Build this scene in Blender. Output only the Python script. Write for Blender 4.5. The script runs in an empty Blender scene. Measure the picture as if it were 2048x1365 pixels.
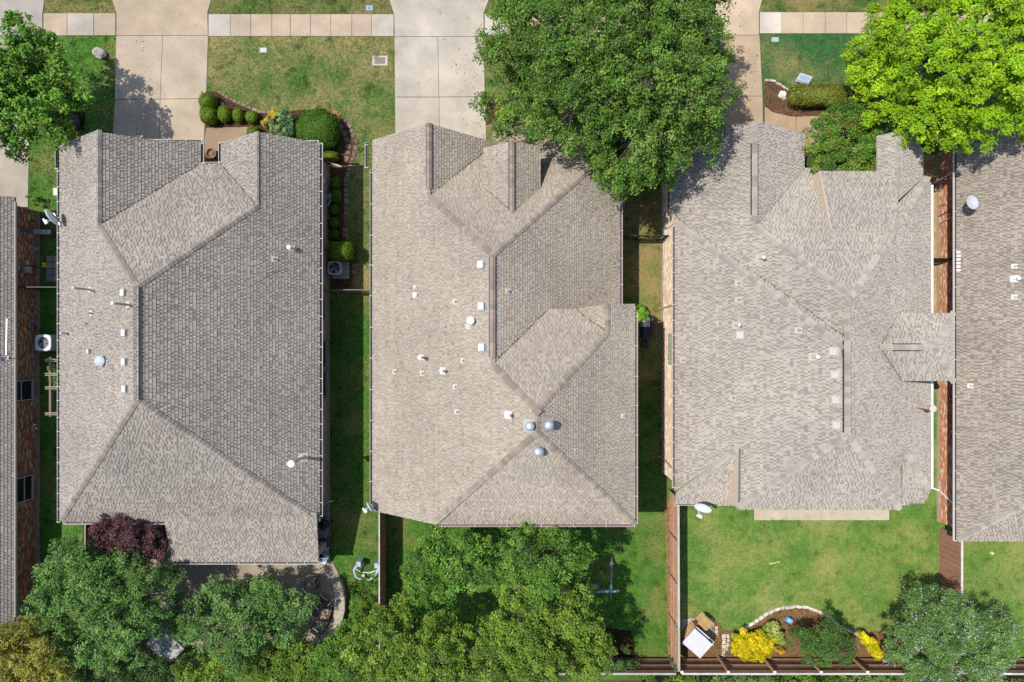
import bpy, math, random
import numpy as np

# ------------------------------------------------------------------ scene, camera, light
SC = bpy.context.scene
COL = SC.collection
H = 36.4                      # camera height over the lawns, metres
F = 2048 * 24.0 / 36.0        # focal length in photograph pixels
cam = bpy.data.cameras.new("camera"); cam.lens = 24; cam.sensor_width = 36
cam.clip_start = 0.5; cam.clip_end = 1500
camo = bpy.data.objects.new("camera", cam); camo.location = (0, 0, H); COL.objects.link(camo)
SC.camera = camo

SUN = np.array([-0.475, 0.125, 1.0]); SUN /= np.linalg.norm(SUN)
SUN_EL = math.asin(SUN[2]); SUN_AZ = math.atan2(SUN[0], SUN[1]) % (2 * math.pi)
world = bpy.data.worlds.new("World"); SC.world = world; world.use_nodes = True
wn = world.node_tree.nodes; wl = world.node_tree.links
sky = wn.new("ShaderNodeTexSky"); sky.sky_type = 'NISHITA'; sky.sun_disc = False
sky.sun_elevation = SUN_EL; sky.sun_rotation = SUN_AZ
wl.new(sky.outputs[0], wn["Background"].inputs[0]); wn["Background"].inputs[1].default_value = 0.15
sun = bpy.data.lights.new("sun", 'SUN'); sun.energy = 3.9; sun.angle = math.radians(0.5); sun.color = (1.0, 0.955, 0.88)
suno = bpy.data.objects.new("sun", sun); COL.objects.link(suno); suno.location = (-20, 5, 40)
from mathutils import Vector
suno.rotation_euler = Vector(tuple(SUN)).to_track_quat('Z', 'Y').to_euler()
SC.view_settings.view_transform = 'Standard'; SC.view_settings.look = 'None'
SC.view_settings.exposure = 0.2; SC.view_settings.gamma = 1.0; SC.view_settings.use_curve_mapping = False
SC.render.engine = 'CYCLES'
SC.cycles.max_bounces = 5; SC.cycles.diffuse_bounces = 3; SC.cycles.glossy_bounces = 2
SC.cycles.transmission_bounces = 3; SC.cycles.transparent_max_bounces = 4
SC.cycles.use_denoising = False
SC.render.film_transparent = False

# ------------------------------------------------------------------ helpers
RNG = np.random.default_rng(11)
random.seed(5)
WORG = {}

def S(r, g, b):
    f = lambda c: (c / 255 / 12.92) if c <= 10 else ((c / 255 + 0.055) / 1.055) ** 2.4
    return (f(r), f(g), f(b))

def P(px, py, z=0.0):
    k = (H - z) / F
    return np.array([(px - 1024) * k, (682.5 - py) * k, z])

def G(px, py):
    return P(px, py)[:2]

def link(o, parent=None):
    COL.objects.link(o)
    if parent is not None:
        o.parent = parent
    return o

def tag(o, label=None, cat=None, group=None, kind=None):
    if label: o['label'] = label
    if cat: o['category'] = cat
    if group: o['group'] = group
    if kind: o['kind'] = kind
    return o

def thing(name, label, cat, loc, group=None):
    o = bpy.data.objects.new(name, None); o.empty_display_size = 0.2
    o.location = tuple(float(c) for c in loc); link(o)
    WORG[o.name] = np.array([float(c) for c in loc])
    return tag(o, label, cat, group)

def mesh_np(name, v, polys_sizes, loops, tint=None, mat=None, smooth=False):
    me = bpy.data.meshes.new(name)
    nv, npoly, nl = len(v), len(polys_sizes), len(loops)
    me.vertices.add(nv); me.loops.add(nl); me.polygons.add(npoly)
    me.vertices.foreach_set('co', np.asarray(v, np.float32).ravel())
    me.loops.foreach_set('vertex_index', np.asarray(loops, np.int32))
    st = np.zeros(npoly, np.int32); st[1:] = np.cumsum(polys_sizes)[:-1]
    me.polygons.foreach_set('loop_start', st)
    me.polygons.foreach_set('use_smooth', np.full(npoly, bool(smooth)))
    if tint is not None:
        a = me.attributes.new('tint', 'FLOAT_COLOR', 'FACE')
        t = np.ones((npoly, 4), np.float32); t[:, :3] = tint
        a.data.foreach_set('color', t.ravel())
    me.update(calc_edges=True)
    me.validate(verbose=False)
    if mat: me.materials.append(mat)
    return me

class MB:
    def __init__(s, col=(0.5, 0.5, 0.5)):
        s.v = []; s.f = []; s.c = []; s.col = col
    def add(s, vs, fs, col=None):
        o = len(s.v); s.v += [tuple(float(x) for x in p) for p in vs]
        for f in fs:
            s.f.append([i + o for i in f]); s.c.append(col or s.col)
        return s
    def poly(s, pts, col=None):
        return s.add(pts, [list(range(len(pts)))], col)
    def obox(s, o, ax, ay, az, hx, hy, hz, col=None):
        o, ax, ay, az = map(np.asarray, (o, ax, ay, az))
        vs = [o + ax * hx * i + ay * hy * j + az * hz * k for k in (-1, 1) for j in (-1, 1) for i in (-1, 1)]
        return s.add(vs, [[0, 2, 3, 1], [4, 5, 7, 6], [0, 1, 5, 4], [2, 6, 7, 3], [0, 4, 6, 2], [1, 3, 7, 5]], col)
    def box(s, c, size, rz=0.0, col=None):
        ca, sa = math.cos(rz), math.sin(rz)
        return s.obox(c, (ca, sa, 0), (-sa, ca, 0), (0, 0, 1), size[0] / 2, size[1] / 2, size[2] / 2, col)
    def bar(s, p0, p1, w, h=None, col=None):
        p0, p1 = np.asarray(p0, float), np.asarray(p1, float); h = h or w
        d = p1 - p0; L = np.linalg.norm(d); d = d / L
        up = np.array([0, 0, 1.0]) if abs(d[2]) < 0.95 else np.array([0, 1.0, 0])
        a = np.cross(d, up); a /= np.linalg.norm(a); b = np.cross(a, d)
        return s.obox((p0 + p1) / 2, d, a, b, L / 2, w / 2, h / 2, col)
    def cyl(s, p0, p1, r0, r1=None, n=8, col=None, caps=True):
        p0, p1 = np.asarray(p0, float), np.asarray(p1, float); r1 = r0 if r1 is None else r1
        d = p1 - p0; d = d / (np.linalg.norm(d) + 1e-9)
        up = np.array([0, 0, 1.0]) if abs(d[2]) < 0.9 else np.array([1.0, 0, 0])
        a = np.cross(d, up); a /= np.linalg.norm(a); b = np.cross(d, a)
        vs = []
        for p, r in ((p0, r0), (p1, r1)):
            for i in range(n):
                t = 2 * math.pi * i / n; vs.append(p + (a * math.cos(t) + b * math.sin(t)) * r)
        fs = [[i, (i + 1) % n, n + (i + 1) % n, n + i] for i in range(n)]
        if caps: fs += [list(range(n))[::-1], list(range(n, 2 * n))]
        return s.add(vs, fs, col)
    def tube(s, pts, r, n=6, col=None):
        pts = [np.asarray(p, float) for p in pts]
        rs = r if isinstance(r, (list, tuple)) else [r] * len(pts)
        vs = []; a_prev = None
        for i, p in enumerate(pts):
            d = pts[min(i + 1, len(pts) - 1)] - pts[max(i - 1, 0)]; d = d / (np.linalg.norm(d) + 1e-9)
            if a_prev is None:
                up = np.array([0, 0, 1.0]) if abs(d[2]) < 0.9 else np.array([1.0, 0, 0])
                a = np.cross(d, up)
            else:
                a = a_prev - d * np.dot(a_prev, d)
            a = a / (np.linalg.norm(a) + 1e-9); a_prev = a; b = np.cross(d, a)
            for k in range(n):
                t = 2 * math.pi * k / n; vs.append(p + (a * math.cos(t) + b * math.sin(t)) * rs[i])
        fs = []
        for i in range(len(pts) - 1):
            for k in range(n):
                fs.append([i * n + k, i * n + (k + 1) % n, (i + 1) * n + (k + 1) % n, (i + 1) * n + k])
        fs += [list(range(n))[::-1], [(len(pts) - 1) * n + k for k in range(n)]]
        return s.add(vs, fs, col)
    def lathe(s, c, prof, n=16, col=None, sx=1.0, sy=1.0):
        c = np.asarray(c, float); vs = []
        for r, z in prof:
            for k in range(n):
                t = 2 * math.pi * k / n; vs.append(c + np.array([r * sx * math.cos(t), r * sy * math.sin(t), z]))
        fs = []
        for i in range(len(prof) - 1):
            for k in range(n):
                fs.append([i * n + k, i * n + (k + 1) % n, (i + 1) * n + (k + 1) % n, (i + 1) * n + k])
        if prof[-1][0] > 1e-4: fs.append([(len(prof) - 1) * n + k for k in range(n)])
        if prof[0][0] > 1e-4: fs.append([k for k in range(n)][::-1])
        return s.add(vs, fs, col)
    def prism(s, xy, z0, z1, col=None, chamfer=0.0):
        xy = [np.asarray(p, float)[:2] for p in xy]
        a = sum(xy[i][0] * xy[(i + 1) % len(xy)][1] - xy[(i + 1) % len(xy)][0] * xy[i][1] for i in range(len(xy)))
        if a < 0: xy = xy[::-1]
        n = len(xy)
        rings = [(xy, z0), (xy, z1)]
        if chamfer:
            c = sum(xy) / n
            ins = [p + (c - p) / (np.linalg.norm(c - p) + 1e-9) * chamfer * 1.4 for p in xy]
            rings = [(xy, z0), (xy, z1 - chamfer), (ins, z1)]
        vs = [(p[0], p[1], z) for r, z in rings for p in r]
        fs = [list(range(n))[::-1]]
        for k in range(len(rings) - 1):
            fs += [[k * n + i, k * n + (i + 1) % n, (k + 1) * n + (i + 1) % n, (k + 1) * n + i] for i in range(n)]
        fs.append([(len(rings) - 1) * n + i for i in range(n)])
        return s.add(vs, fs, col)
    def mesh(s, name, mat, smooth=False, org=(0, 0, 0)):
        v = np.array(s.v, float) - np.asarray(org, float)
        return mesh_np(name, v, np.array([len(f) for f in s.f]), np.array([i for f in s.f for i in f]), np.array(s.c), mat, smooth)
    def build(s, name, mat, parent=None, smooth=False, org=None):
        if org is None:
            if parent is not None: org = WORG[parent.name]
            else: org = np.array([0, 0, 0.0])
        o = bpy.data.objects.new(name, s.mesh(name, mat, smooth, org))
        if parent is None: o.location = tuple(org)
        elif np.any(np.asarray(org) != WORG[parent.name]):
            o.location = tuple(np.asarray(org) - WORG[parent.name])
        link(o, parent); WORG[o.name] = np.asarray(org, float)
        return o

def inst(name, me, loc, parent, rot=None):
    o = bpy.data.objects.new(name, me)
    base = WORG[parent.name] if parent is not None else 0
    o.location = tuple(np.asarray(loc, float) - base)
    if rot is not None: o.rotation_euler = rot
    link(o, parent); WORG[o.name] = np.asarray(loc, float)
    return o

# ------------------------------------------------------------------ materials
def new_mat(name):
    m = bpy.data.materials.new(name); m.use_nodes = True
    nt = m.node_tree; b = nt.nodes["Principled BSDF"]
    return m, nt, b

def node(nt, t, **kw):
    n = nt.nodes.new(t)
    for k, v in kw.items(): setattr(n, k, v)
    return n

def mix(nt, a, b, fac, mode='MIX'):
    n = node(nt, 'ShaderNodeMix', data_type='RGBA', blend_type=mode)
    def put(i, x):
        if hasattr(x, 'links'): nt.links.new(x, n.inputs[i])
        elif isinstance(x, (tuple, list)): n.inputs[i].default_value = (*x[:3], 1)
        else: n.inputs[i].default_value = x
    put(0, fac); put(6, a); put(7, b)
    return n.outputs[2]

def noise(nt, scale, detail=4, rough=0.6, coord='Position', w=None):
    n = node(nt, 'ShaderNodeTexNoise'); n.inputs['Scale'].default_value = scale
    n.inputs['Detail'].default_value = detail; n.inputs['Roughness'].default_value = rough
    if coord == 'Position':
        g = node(nt, 'ShaderNodeNewGeometry'); src = g.outputs['Position']
    else:
        g = node(nt, 'ShaderNodeTexCoord'); src = g.outputs['Object']
    if w is not None:
        a = node(nt, 'ShaderNodeVectorMath', operation='ADD'); a.inputs[1].default_value = (w, w * 1.7, w * .3)
        nt.links.new(src, a.inputs[0]); src = a.outputs[0]
    nt.links.new(src, n.inputs['Vector'])
    return n.outputs['Fac']

def remap(nt, x, a, b, c=0.0, d=1.0):
    n = node(nt, 'ShaderNodeMapRange'); n.inputs[1].default_value = a; n.inputs[2].default_value = b
    n.inputs[3].default_value = c; n.inputs[4].default_value = d
    nt.links.new(x, n.inputs[0]); return n.outputs[0]

def grey(nt, x):
    n = node(nt, 'ShaderNodeCombineColor')
    for i in range(3): nt.links.new(x, n.inputs[i])
    return n.outputs[0]

def bump(nt, b, x, strength, dist=0.02):
    n = node(nt, 'ShaderNodeBump'); n.inputs['Strength'].default_value = strength; n.inputs['Distance'].default_value = dist
    nt.links.new(x, n.inputs['Height']); nt.links.new(n.outputs[0], b.inputs['Normal'])

def tinted(name, rough=0.85, lo=0.85, hi=1.12, s1=1.2, s2=30, fine=0.12, bmp=0.15, spec=0.3, metal=0.0, rand=0.0, spots=0.0, streak=0.0, drough=None):
    """colour comes from the piece's own 'tint', varied by stains and grain"""
    m, nt, b = new_mat(name)
    at = node(nt, 'ShaderNodeAttribute', attribute_name='tint')
    n1 = noise(nt, s1, 5); n2 = noise(nt, s2, 3)
    c = mix(nt, at.outputs['Color'], grey(nt, remap(nt, n1, 0.3, 0.7, lo, hi)), 1.0, 'MULTIPLY')
    c = mix(nt, c, grey(nt, remap(nt, n2, 0.3, 0.7, 1 - fine, 1 + fine)), 1.0, 'MULTIPLY')
    if spots:      # oil drips and old stains
        n5 = noise(nt, 2.6, 2, 0.5, w=4.0); n6 = noise(nt, 0.35, 3, 0.5, w=9.0)
        c = mix(nt, c, grey(nt, remap(nt, n5, 0.66, 0.78, 1.0, 1 - spots)), 1.0, 'MULTIPLY')
        c = mix(nt, c, grey(nt, remap(nt, n6, 0.35, 0.65, 1 - spots * .4, 1 + spots * .2)), 1.0, 'MULTIPLY')
    if streak:     # uneven ageing of whole roof areas
        n5 = noise(nt, 0.28, 4, 0.6, w=13.0); n6 = noise(nt, 1.6, 4, 0.65, w=2.0)
        c = mix(nt, c, grey(nt, remap(nt, n5, 0.32, 0.68, 1 - streak, 1 + streak * .7)), 1.0, 'MULTIPLY')
        c = mix(nt, c, grey(nt, remap(nt, n6, 0.62, 0.80, 1.0, 1 - streak * 1.2)), 1.0, 'MULTIPLY')
    if rand:
        oi = node(nt, 'ShaderNodeObjectInfo')
        c = mix(nt, c, grey(nt, remap(nt, oi.outputs['Random'], 0, 1, 1 - rand, 1 + rand)), 1.0, 'MULTIPLY')
    nt.links.new(c, b.inputs['Base Color'])
    b.inputs['Roughness'].default_value = rough; b.inputs['Specular IOR Level'].default_value = spec
    b.inputs['Metallic'].default_value = metal
    b.inputs['Diffuse Roughness'].default_value = (1.0 if rough > .8 else 0.2) if drough is None else drough
    if bmp: bump(nt, b, n2, bmp)
    return m

def leaf_mat(name, trans=0.3, rough=0.5):
    m, nt, b = new_mat(name)
    at = node(nt, 'ShaderNodeAttribute', attribute_name='tint')
    nt.links.new(at.outputs['Color'], b.inputs['Base Color'])
    b.inputs['Roughness'].default_value = rough; b.inputs['Specular IOR Level'].default_value = 0.35
    t = node(nt, 'ShaderNodeBsdfTranslucent')
    c = mix(nt, at.outputs['Color'], (1.1, 1.15, 0.5), 1.0, 'MULTIPLY')
    nt.links.new(c, t.inputs[0])
    ms = node(nt, 'ShaderNodeMixShader'); ms.inputs[0].default_value = trans
    nt.links.new(b.outputs[0], ms.inputs[1]); nt.links.new(t.outputs[0], ms.inputs[2])
    nt.links.new(ms.outputs[0], nt.nodes['Material Output'].inputs[0])
    return m

def grass_mat(name, g1, g2, dry, amount, seed=0.0, sc=0.45, soil=None, soil_amt=0.0):
    m, nt, b = new_mat(name)
    n0 = noise(nt, sc, 5, 0.62, w=seed); n1 = noise(nt, 2.3, 4, 0.6, w=seed + 3); n2 = noise(nt, 26, 3, 0.6)
    n3 = noise(nt, 7.5, 3, 0.6, w=seed + 9)
    c = mix(nt, g1, g2, remap(nt, n1, 0.35, 0.65))
    # dry straw patches
    ad = node(nt, 'ShaderNodeMath', operation='MULTIPLY_ADD'); ad.inputs[1].default_value = 0.42
    nt.links.new(n3, ad.inputs[0]); nt.links.new(n0, ad.inputs[2])
    th = 0.88 - amount * 0.38
    c = mix(nt, c, dry, remap(nt, ad.outputs[0], th - 0.12, th + 0.17, 0, 0.85))
    if soil:
        n4 = noise(nt, 0.9, 5, 0.65, w=seed + 21)
        c = mix(nt, c, soil, remap(nt, n4, 0.66 - soil_amt * .4, 0.76 - soil_amt * .4, 0, 0.9))
    c = mix(nt, c, grey(nt, remap(nt, n2, 0.28, 0.72, 0.80, 1.20)), 1.0, 'MULTIPLY')
    nt.links.new(c, b.inputs['Base Color'])
    b.inputs['Roughness'].default_value = 0.8; b.inputs['Specular IOR Level'].default_value = 0.15
    return m

M_CONC = tinted('concrete', 0.9, 0.82, 1.10, 0.8, 45, 0.07, 0.12, spots=0.20)
M_SHIN = tinted('shingle', 0.92, 0.95, 1.05, 0.5, 60, 0.10, 0.25, 0.2, streak=0.11, drough=0.6)
M_SHINA = tinted('dark_shingle', 0.92, 0.95, 1.05, 0.5, 60, 0.10, 0.25, 0.2, streak=0.10, drough=0.15)
M_CAP = tinted('ridge_shingle', 0.92, 0.95, 1.05, 2, 60, 0.08, 0.2, 0.2, rand=0.2)
M_BRICK = tinted('brick', 0.9, 0.9, 1.1, 3, 60, 0.12, 0.3, 0.2)
M_PAINT = tinted('paint', 0.5, 0.93, 1.05, 2, 20, 0.04, 0.03, 0.4)
M_METAL = tinted('galvanised_metal', 0.38, 0.9, 1.08, 4, 30, 0.06, 0.03, 0.5, 0.55)
M_WOOD = tinted('weathered_wood', 0.85, 0.85, 1.12, 3, 40, 0.15, 0.25, 0.2, rand=0.14)
M_STONE = tinted('stone', 0.88, 0.8, 1.15, 5, 35, 0.15, 0.4, 0.25)
M_SOIL = tinted('soil', 0.95, 0.75, 1.2, 2.5, 40, 0.35, 0.6, 0.1)
M_PLAST = tinted('plastic', 0.4, 0.96, 1.04, 3, 20, 0.03, 0.0, 0.5)
M_BARK = tinted('bark', 0.9, 0.8, 1.15, 6, 30, 0.25, 0.5, 0.15)
M_LEAF = leaf_mat('leaf', 0.22)
M_LIMELEAF = leaf_mat('young_leaf', 0.32, 0.5)
M_FABRIC = tinted('fabric', 0.95, 0.93, 1.06, 6, 80, 0.06, 0.1, 0.1)
m, nt, b = new_mat('window_glass'); M_GLASS = m
b.inputs['Base Color'].default_value = (0.015, 0.02, 0.025, 1); b.inputs['Roughness'].default_value = 0.06; b.inputs['Specular IOR Level'].default_value = 0.6

# ------------------------------------------------------------------ ground
def pip(xy, poly):
    x, y = xy[:, 0], xy[:, 1]; ins = np.zeros(len(xy), bool); n = len(poly)
    for i in range(n):
        x1, y1 = poly[i]; x2, y2 = poly[(i + 1) % n]
        if y1 == y2: continue
        c = ((y1 > y) != (y2 > y)) & (x < (x2 - x1) * (y - y1) / (y2 - y1) + x1)
        ins ^= c
    return ins

def scatter(poly, dens, holes=()):
    poly = np.array(poly, float); lo, hi = poly.min(0), poly.max(0)
    n = int((hi[0] - lo[0]) * (hi[1] - lo[1]) * dens)
    p = lo + RNG.random((n, 2)) * (hi - lo)
    k = pip(p, poly)
    for h in holes: k &= ~pip(p, np.array(h, float))
    return p[k]

def sheet(name, pxs, z, mat, col=(0.5, 0.5, 0.5), world=False):
    pts = [(p[0], p[1], z) for p in (pxs if world else [G(*q) for q in pxs])]
    a = sum(pts[i][0] * pts[(i + 1) % len(pts)][1] - pts[(i + 1) % len(pts)][0] * pts[i][1] for i in range(len(pts)))
    if a < 0: pts = pts[::-1]
    mb = MB(col); mb.poly(pts)
    o = mb.build(name, mat); o['kind'] = 'structure'
    return o

def grass_blades(parent, polyw, dens, mat, hgt=0.035, holes=(), z=0.004):
    name = 'grass_blades' if dens > 0 else 'weeds'
    p = scatter(polyw, dens, holes) if dens > 0 else polyw; n = len(p)
    if n == 0: return
    nb = 3; q = np.repeat(p, nb, 0) + RNG.normal(0, 0.022, (n * nb, 2)); m = len(q)
    an = RNG.random(m) * 6.283; h = hgt * (0.4 + 0.8 * RNG.random(m)); w = 0.013 + 0.014 * RNG.random(m)
    ln = h * (0.8 + 1.2 * RNG.random(m)); a2 = RNG.random(m) * 6.283
    v = np.zeros((m, 3, 3)); dx, dy = np.cos(an) * w, np.sin(an) * w
    v[:, 0] = np.stack([q[:, 0] - dx, q[:, 1] - dy, np.full(m, z)], 1)
    v[:, 1] = np.stack([q[:, 0] + dx, q[:, 1] + dy, np.full(m, z)], 1)
    v[:, 2] = np.stack([q[:, 0] + np.cos(a2) * ln, q[:, 1] + np.sin(a2) * ln, z + h], 1)
    me = mesh_np(name, v.reshape(-1, 3), np.full(m, 3), np.arange(m * 3), None, mat)
    o = bpy.data.objects.new(name, me); link(o, parent); o['kind'] = 'stuff'
    return o

GR_FRONT = grass_mat('lawn_front', S(62, 94, 38), S(82, 110, 46), S(152, 134, 90), 0.42, 1.0, 0.36)
GR_STRIP = grass_mat('lawn_verge', S(60, 86, 36), S(80, 102, 46), S(140, 124, 80), 0.40, 5.0, 0.5)
GR_SIDE = grass_mat('lawn_side', S(60, 100, 32), S(78, 118, 42), S(132, 122, 72), 0.22, 8.0, 0.4, S(96, 78, 56), 0.10)
GR_YARD = grass_mat('lawn_back', S(80, 114, 46), S(100, 132, 56), S(150, 146, 86), 0.30, 12.0, 0.5)
GR_DIRT = grass_mat('lawn_patchy', S(80, 104, 42), S(104, 124, 54), S(150, 128, 88), 0.55, 17.0, 0.6, S(142, 116, 82), 0.30)
GR_DARK = grass_mat('lawn_cool', S(46, 88, 46), S(60, 102, 52), S(138, 128, 80), 0.32, 23.0, 0.4)
GR_BASE = grass_mat('ground_cover', S(58, 74, 36), S(72, 84, 42), S(104, 90, 60), 0.5, 31.0, 0.3, S(80, 66, 48), 0.35)

g = sheet('ground', [(-260, -200), (260, -200), (260, 200), (-260, 200)], 0.0, GR_BASE, world=True)
LAWNS = [
 ('lawn', [(417, 72), (791, 72), (791, 330), (746, 330), (746, 586), (640, 586), (640, 280), (405, 260)], GR_FRONT, 170),
 ('lawn', [(60, 70), (235, 70), (226, 300), (150, 300), (118, 470), (56, 420)], GR_SIDE, 170),
 ('lawn', [(84, 26), (98, -60), (205, -60), (234, 29)], GR_STRIP, 170),
 ('lawn', [(414, 29), (440, -60), (760, -60), (790, 31)], GR_STRIP, 170),
 ('lawn', [(966, 30), (975, -60), (1450, -60), (1450, 30)], GR_STRIP, 60),
 ('lawn', [(1516, 27), (1540, -60), (2200, -60), (2200, 27)], GR_STRIP, 150),
 ('lawn', [(966, 72), (1345, 72), (1345, 300), (966, 300)], GR_FRONT, 70),
 ('lawn', [(1519, 66), (2200, 66), (2200, 250), (1900, 300), (1620, 240), (1526, 215)], GR_DARK, 150),
 ('lawn', [(640, 586), (764, 586), (764, 1420), (640, 1420)], GR_SIDE, 190),
 ('lawn', [(78, 470), (150, 470), (175, 1420), (80, 1420)], GR_SIDE, 130),
 ('lawn', [(1235, 380), (1345, 380), (1345, 760), (1235, 760)], GR_DIRT, 90),
 ('lawn', [(1235, 760), (1345, 760), (1345, 1360), (764, 1360), (764, 1000), (1235, 1000)], GR_SIDE, 120),
 ('lawn', [(1345, 960), (1884, 960), (1884, 1330), (1345, 1330)], GR_YARD, 170),
 ('lawn', [(1840, 745), (1884, 745), (1884, 960), (1840, 960)], GR_YARD, 130),
 ('lawn', [(1884, 1040), (2250, 1040), (2250, 1330), (1884, 1330)], GR_YARD, 140),
]
for i, (nm, pts, mt, dens) in enumerate(LAWNS):
    o = sheet(nm, pts, 0.004 + 0.0006 * (i % 2), mt)
    vis = [G(*q) for q in pts]
    grass_blades(o, vis, dens, mt)
    # coarser tussocks and weeds that the mower missed
    cl = scatter(vis, 0.6)
    if len(cl):
        q = np.repeat(cl, 26, 0) + RNG.normal(0, .085, (len(cl) * 26, 2))
        w_ = grass_blades(o, q, -1, mt, hgt=.065)

# dirt strip between the two houses on the right, road beyond the frame
o = sheet('dirt_path', [(1840, 310), (1876, 310), (1880, 745), (1840, 745)], 0.006, M_SOIL, S(178, 146, 104))
rd = MB((0.06, 0.06, 0.06)); rd.box((0, 33.0, 0.0), (240, 9, 0.02)); o = rd.build('road', M_CONC); o['kind'] = 'structure'
kb = MB((0.36, 0.33, 0.28)); kb.box((0, 28.4, 0.05), (240, 0.18, 0.13)); o = kb.build('kerb', M_CONC); o['kind'] = 'structure'

# ------------------------------------------------------------------ slabs (driveways, sidewalks, paths)
def inset(poly, d):
    poly = [np.asarray(p, float) for p in poly]; c = sum(poly) / len(poly)
    return [p + (c - p) / (np.linalg.norm(c - p) + 1e-9) * d * 1.4 for p in poly]

def paved(name, slabs, sub=S(70, 62, 52), z=0.035, gap=0.012):
    """a sub-base sheet carrying one mesh per cast slab"""
    mb = MB(sub)
    for pts, col in slabs:
        q = [G(*p) for p in pts]; mb.poly([(p[0], p[1], 0.011) for p in (q if area(q) > 0 else q[::-1])])
    base = mb.build(name, M_CONC); base['kind'] = 'structure'
    for pts, col in slabs:
        q = inset([G(*p) for p in pts], gap)
        zz = z + random.uniform(-0.004, 0.004)
        s_ = MB(col); s_.prism(q, 0.012, zz, chamfer=0.008); s_.build('slab', M_CONC, base)
    return base

def area(q):
    return sum(q[i][0] * q[(i + 1) % len(q)][1] - q[(i + 1) % len(q)][0] * q[i][1] for i in range(len(q)))

TAN = (0.60, 0.485, 0.345); TANL = (0.60, 0.485, 0.355); GRY = (0.56, 0.505, 0.42); WHT = (0.62, 0.57, 0.49); TAN2 = (0.50, 0.38, 0.26); BEI = (0.60, 0.50, 0.375)
def v(c, k): return tuple(x * k for x in c)
paved('driveway', [([(-150, -70), (100, -70), (86, 28), (86, 72), (-150, 72)], (0.57, 0.51, 0.43)),
                   ([(-150, 72), (62, 72), (60, 240), (-150, 240)], (0.57, 0.51, 0.43)),
                   ([(-150, 240), (60, 240), (57, 415), (-150, 415)], (0.58, 0.515, 0.43))])
paved('driveway', [([(205, -60), (440, -60), (416, 26), (417, 72), (233, 72), (233, 27)], TAN),
                   ([(233, 72), (326, 72), (321, 199), (230, 200)], BEI), ([(326, 72), (417, 72), (413, 198), (321, 199)], v(BEI, 1.03)),
                   ([(230, 200), (321, 199), (318, 300), (224, 300)], v(BEI, .98)), ([(321, 199), (413, 198), (408, 300), (318, 300)], BEI)])
paved('driveway', [([(760, -60), (1000, -60), (968, 28), (968, 74), (789, 74), (788, 30)], v(GRY, 1.04)),
                   ([(789, 74), (876, 74), (878, 195), (790, 195)], GRY), ([(876, 74), (968, 74), (970, 194), (878, 195)], v(GRY, 1.05)),
                   ([(790, 195), (878, 195), (880, 320), (791, 320)], v(GRY, 1.02)), ([(878, 195), (970, 194), (974, 320), (880, 320)], v(GRY, 1.06))])
paved('driveway', [([(1330, -60), (1542, -60), (1518, 24), (1518, 71), (1340, 71), (1340, 28)], TAN),
                   ([(1336, 71), (1429, 71), (1431, 193), (1337, 193)], TAN2), ([(1429, 71), (1519, 71), (1525, 193), (1431, 193)], v(TAN2, 1.02)),
                   ([(1337, 193), (1431, 193), (1433, 300), (1338, 300)], v(TAN2, .97)), ([(1431, 193), (1525, 193), (1527, 300), (1433, 300)], TAN2)])
def walk(xs, y0, y1, cols, skew=0):
    return [([(xs[i], y0), (xs[i + 1], y0), (xs[i + 1], y1), (xs[i], y1)], cols[i]) for i in range(len(xs) - 1)]
paved('sidewalk', walk([87, 135, 188, 232], 27, 72, [v(TANL, .98), v(GRY, 1.06), TANL]))
paved('sidewalk', walk([417, 461, 502, 544, 581, 621, 662, 704, 743, 788], 29, 73.5, [WHT, TANL, v(TANL, 1.03), TANL, v(TANL, 1.03), v(TANL, .99), TANL, v(TANL, .97), v(GRY, 1.05)]))
paved('sidewalk', walk([969, 1010, 1050, 1092, 1134, 1176, 1218, 1260, 1300, 1340], 29, 72, [WHT] + [TANL, v(TANL, .97)] * 4))
paved('sidewalk', walk([1519, 1563, 1606, 1650, 1693, 1735, 1778, 1820, 1862, 1905, 1950, 1995, 2040, 2085, 2130], 25, 68, [WHT] + [v(TANL, .88), v(TANL, .9)] * 6 + [TANL]))
paved('footpath', [([(413, 256), (497, 254), (512, 300), (500, 335), (404, 335), (407, 290)], (0.46, 0.335, 0.225))])
paved('footpath', [([(1529, 213), (1545, 225), (1580, 233), (1592, 234), (1592, 300), (1529, 300)], (0.47, 0.345, 0.225)),
                   ([(1592, 234), (1640, 232), (1690, 240), (1690, 300), (1592, 300)], (0.46, 0.34, 0.225))])
paved('footpath', [([(985, 247), (1063, 247), (1064, 290), (985, 290)], (0.46, 0.37, 0.27)), ([(1063, 247), (1110, 247), (1110, 290), (1064, 290)], (0.45, 0.36, 0.26))])
paved('patio', [([(300, 1040), (460, 1040), (460, 1290), (300, 1290)], (0.44, 0.375, 0.29)), ([(460, 1040), (571, 1040), (571, 1275), (460, 1290)], (0.45, 0.385, 0.295)),
                ([(571, 1040), (652, 1040), (656, 1110), (668, 1128), (679, 1150), (686, 1175), (688, 1205), (683, 1235), (668, 1258), (645, 1275), (571, 1275)], (0.45, 0.38, 0.29)),
                ([(638, 985), (660, 985), (660, 1098), (652, 1104), (638, 1104)], (0.40, 0.375, 0.34))])
paved('patio', [([(1508, 960), (1643, 960), (1643, 1040.5), (1508, 1040.5)], (0.52, 0.44, 0.34)), ([(1643, 960), (1778, 960), (1778, 1040.5), (1643, 1040.5)], (0.52, 0.445, 0.345))], gap=0.004)
pv = []
for i in range(3):
    for j in range(4):
        pv.append(([(93 + i * 13.5, 512 + j * 13), (106 + i * 13.5, 512 + j * 13), (106 + i * 13.5, 524.5 + j * 13), (93 + i * 13.5, 524.5 + j * 13)], v((0.34, 0.31, 0.28), random.uniform(.85, 1.1))))
paved('paving', pv, S(40, 34, 30))
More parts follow.
